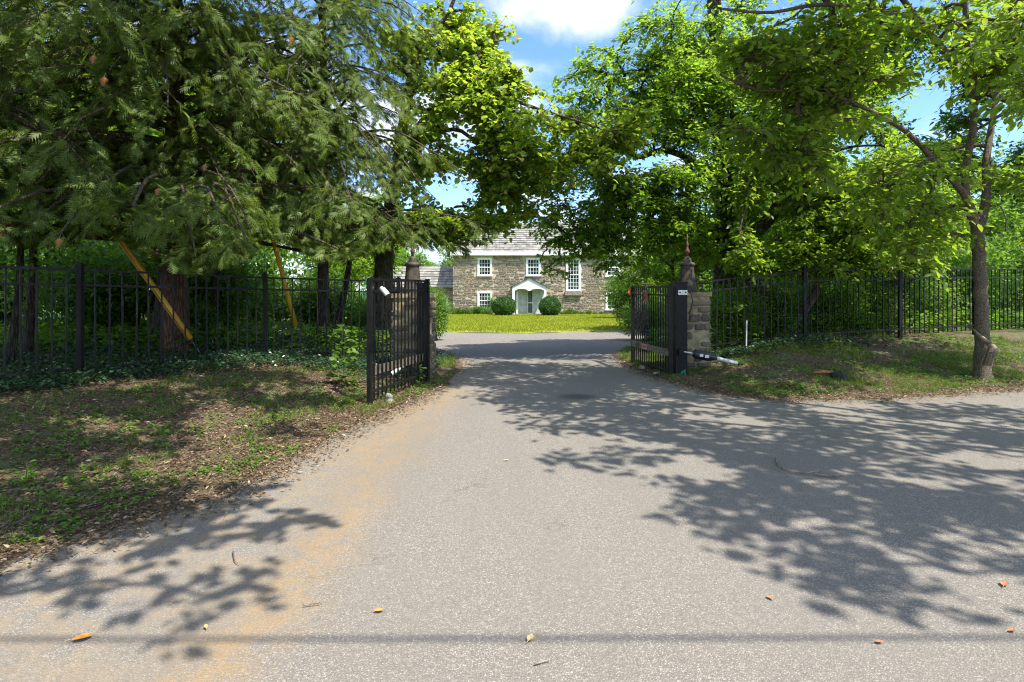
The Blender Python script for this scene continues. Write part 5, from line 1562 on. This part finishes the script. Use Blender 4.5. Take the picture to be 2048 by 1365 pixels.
rock('field_stone', 2.62, 10.3, .06, (1.2,.8,.7), 'small stone at the drive edge under the right gate', 'rock')
# fallen log behind the right fence
o = empty('fallen_log', W(1600, 568, 15.5), 'pale fallen pole lying level behind the right fence', 'log'); O = Vector(o.location)
m = MB(); m.tube([Vector((0,0,0)), W(1680,566,15.6)-O, W(1745,565,15.7)-O], [.05,.045,.03], 7); m.build('stem', M['twig'], o, smooth=True)
m = MB(); m.tube([Vector((0,0,-1.3)), Vector((0,0,.05))], .04, 7); m.tube([W(1745,565,15.7)-O+Vector((0,0,-1.3)), W(1745,565,15.7)-O], .04, 7); m.build('prop', M['twig'], o)
# white marker stake against the right fence
o = empty('marker_stake', (4.72, 11.47, g1(4.72, 11.47)), 'thin white plastic stake standing against the right fence', 'stake')
m = MB(); m.tube([(0,0,0),(.01,0,.62)], .014, 8); m.build('stake', M['white_metal'], o)
# dead orange cedar sprays
def dead_spray(px_, py_, d, s, label):
    o = empty('dead_cedar_spray', W(px_, py_, d), label, 'branch')
    parts = []
    ax = np.array([[-.15,0,-1.]]); n3 = np.array([[0,-1.,.1]])
    for j in range(7):
        u = j/7
        for q in (-1,1):
            parts.append(leaves(ax*s*u, ax*.6+np.array([[q*1.0,0,0]]), n3, np.array([s*.62*(1-u*.7)]), .22, 'blade', np.array([.9])))
    V, Fs, av = merge(parts)
    me = np_mesh('frond', V, Fs, M['deadfrond'], False, {'var': av}); add_obj('frond', me, o)
    m = MB(); m.tube([(.02,0,.05),(0,0,0),(-.12*s,0,-s*.8)], .003, 4); m.build('stem', M['twig'], o)
M['deadfrond'] = leaf_mat('dead_frond', (.40,.13,.03), (.55,.20,.05), (.4,.16,.04), .3)
for (a, b, d, s, t_) in ((118,478,6.6,.11,'orange dead cedar frond hanging above the left end of the fence'), (208,155,6.4,.11,'larger orange dead frond high in the left cedar'), (187,112,6.4,.10,'pale orange dead frond topmost in the left cedar'),
                      (410,330,6.6,.08,'small orange dead frond in the middle of the big cedar'), (315,378,6.6,.08,'small orange frond low in the big cedar'), (582,75,8,.10,'orange frond near the top of the right hand boughs')):
    dead_spray(a, b, d, s, t_)
# a few leafy sprigs by the left gate and weeds in the right verge
def sprig(x, y, s, label, n=26):
    o = empty('leafy_seedling', (x, y, g1(x, y)), label, 'plant')
    h = rng.random(n); a = rng.random(n)*6.283
    P = np.stack([np.cos(a)*.05*s, np.sin(a)*.05*s, h*.35*s], 1)
    V, Fc, av = leaves(P, np.stack([np.cos(a), np.sin(a), rng.normal(.1,.3,n)], 1), np.array([0,0,1.])+rng.normal(size=(n,3))*.3, .10*s*(.6+.7*rng.random(n)), .7, 'hex', np.clip(rng.normal(.6,.15,n),0,.84))
    add_obj('foliage', np_mesh('foliage', V, [Fc], M['weed'], False, {'var': av}), o)
    m = MB(); m.tube([(0,0,-.02),(.01,.01,.2*s),(.02,0,.36*s)], .004, 5); m.build('stem', M['weed'], o)
sprig(-1.45, 8.9, .9, 'bright green seedling at the foot of the left gate hinge')
sprig(-2.1, 7.4, .8, 'leafy seedling just left of the free end of the left gate')
sprig(-2.5, 8.4, 1.6, 'tall leafy seedling behind the bars of the left gate', 40)
sprig(-3.0, 10.0, 1.8, 'broad leaved seedling between the left fence and pillar', 46)
sprig(4.28, 8.55, .9, 'bright green seedling in the middle of the right verge')
sprig(5.0, 12.2, 2.6, 'leafy sapling just behind the first panel of the right fence', 60)
sprig(-3.2, 5.2, .5, 'small light green seedling in the litter of the left verge')
sprig(-3.6, 4.2, .5, 'broad leaved weed nearest the road in the left verge')
print('tris', sum(len(m.loops)-2*len(m.polygons) for m in bpy.data.meshes))
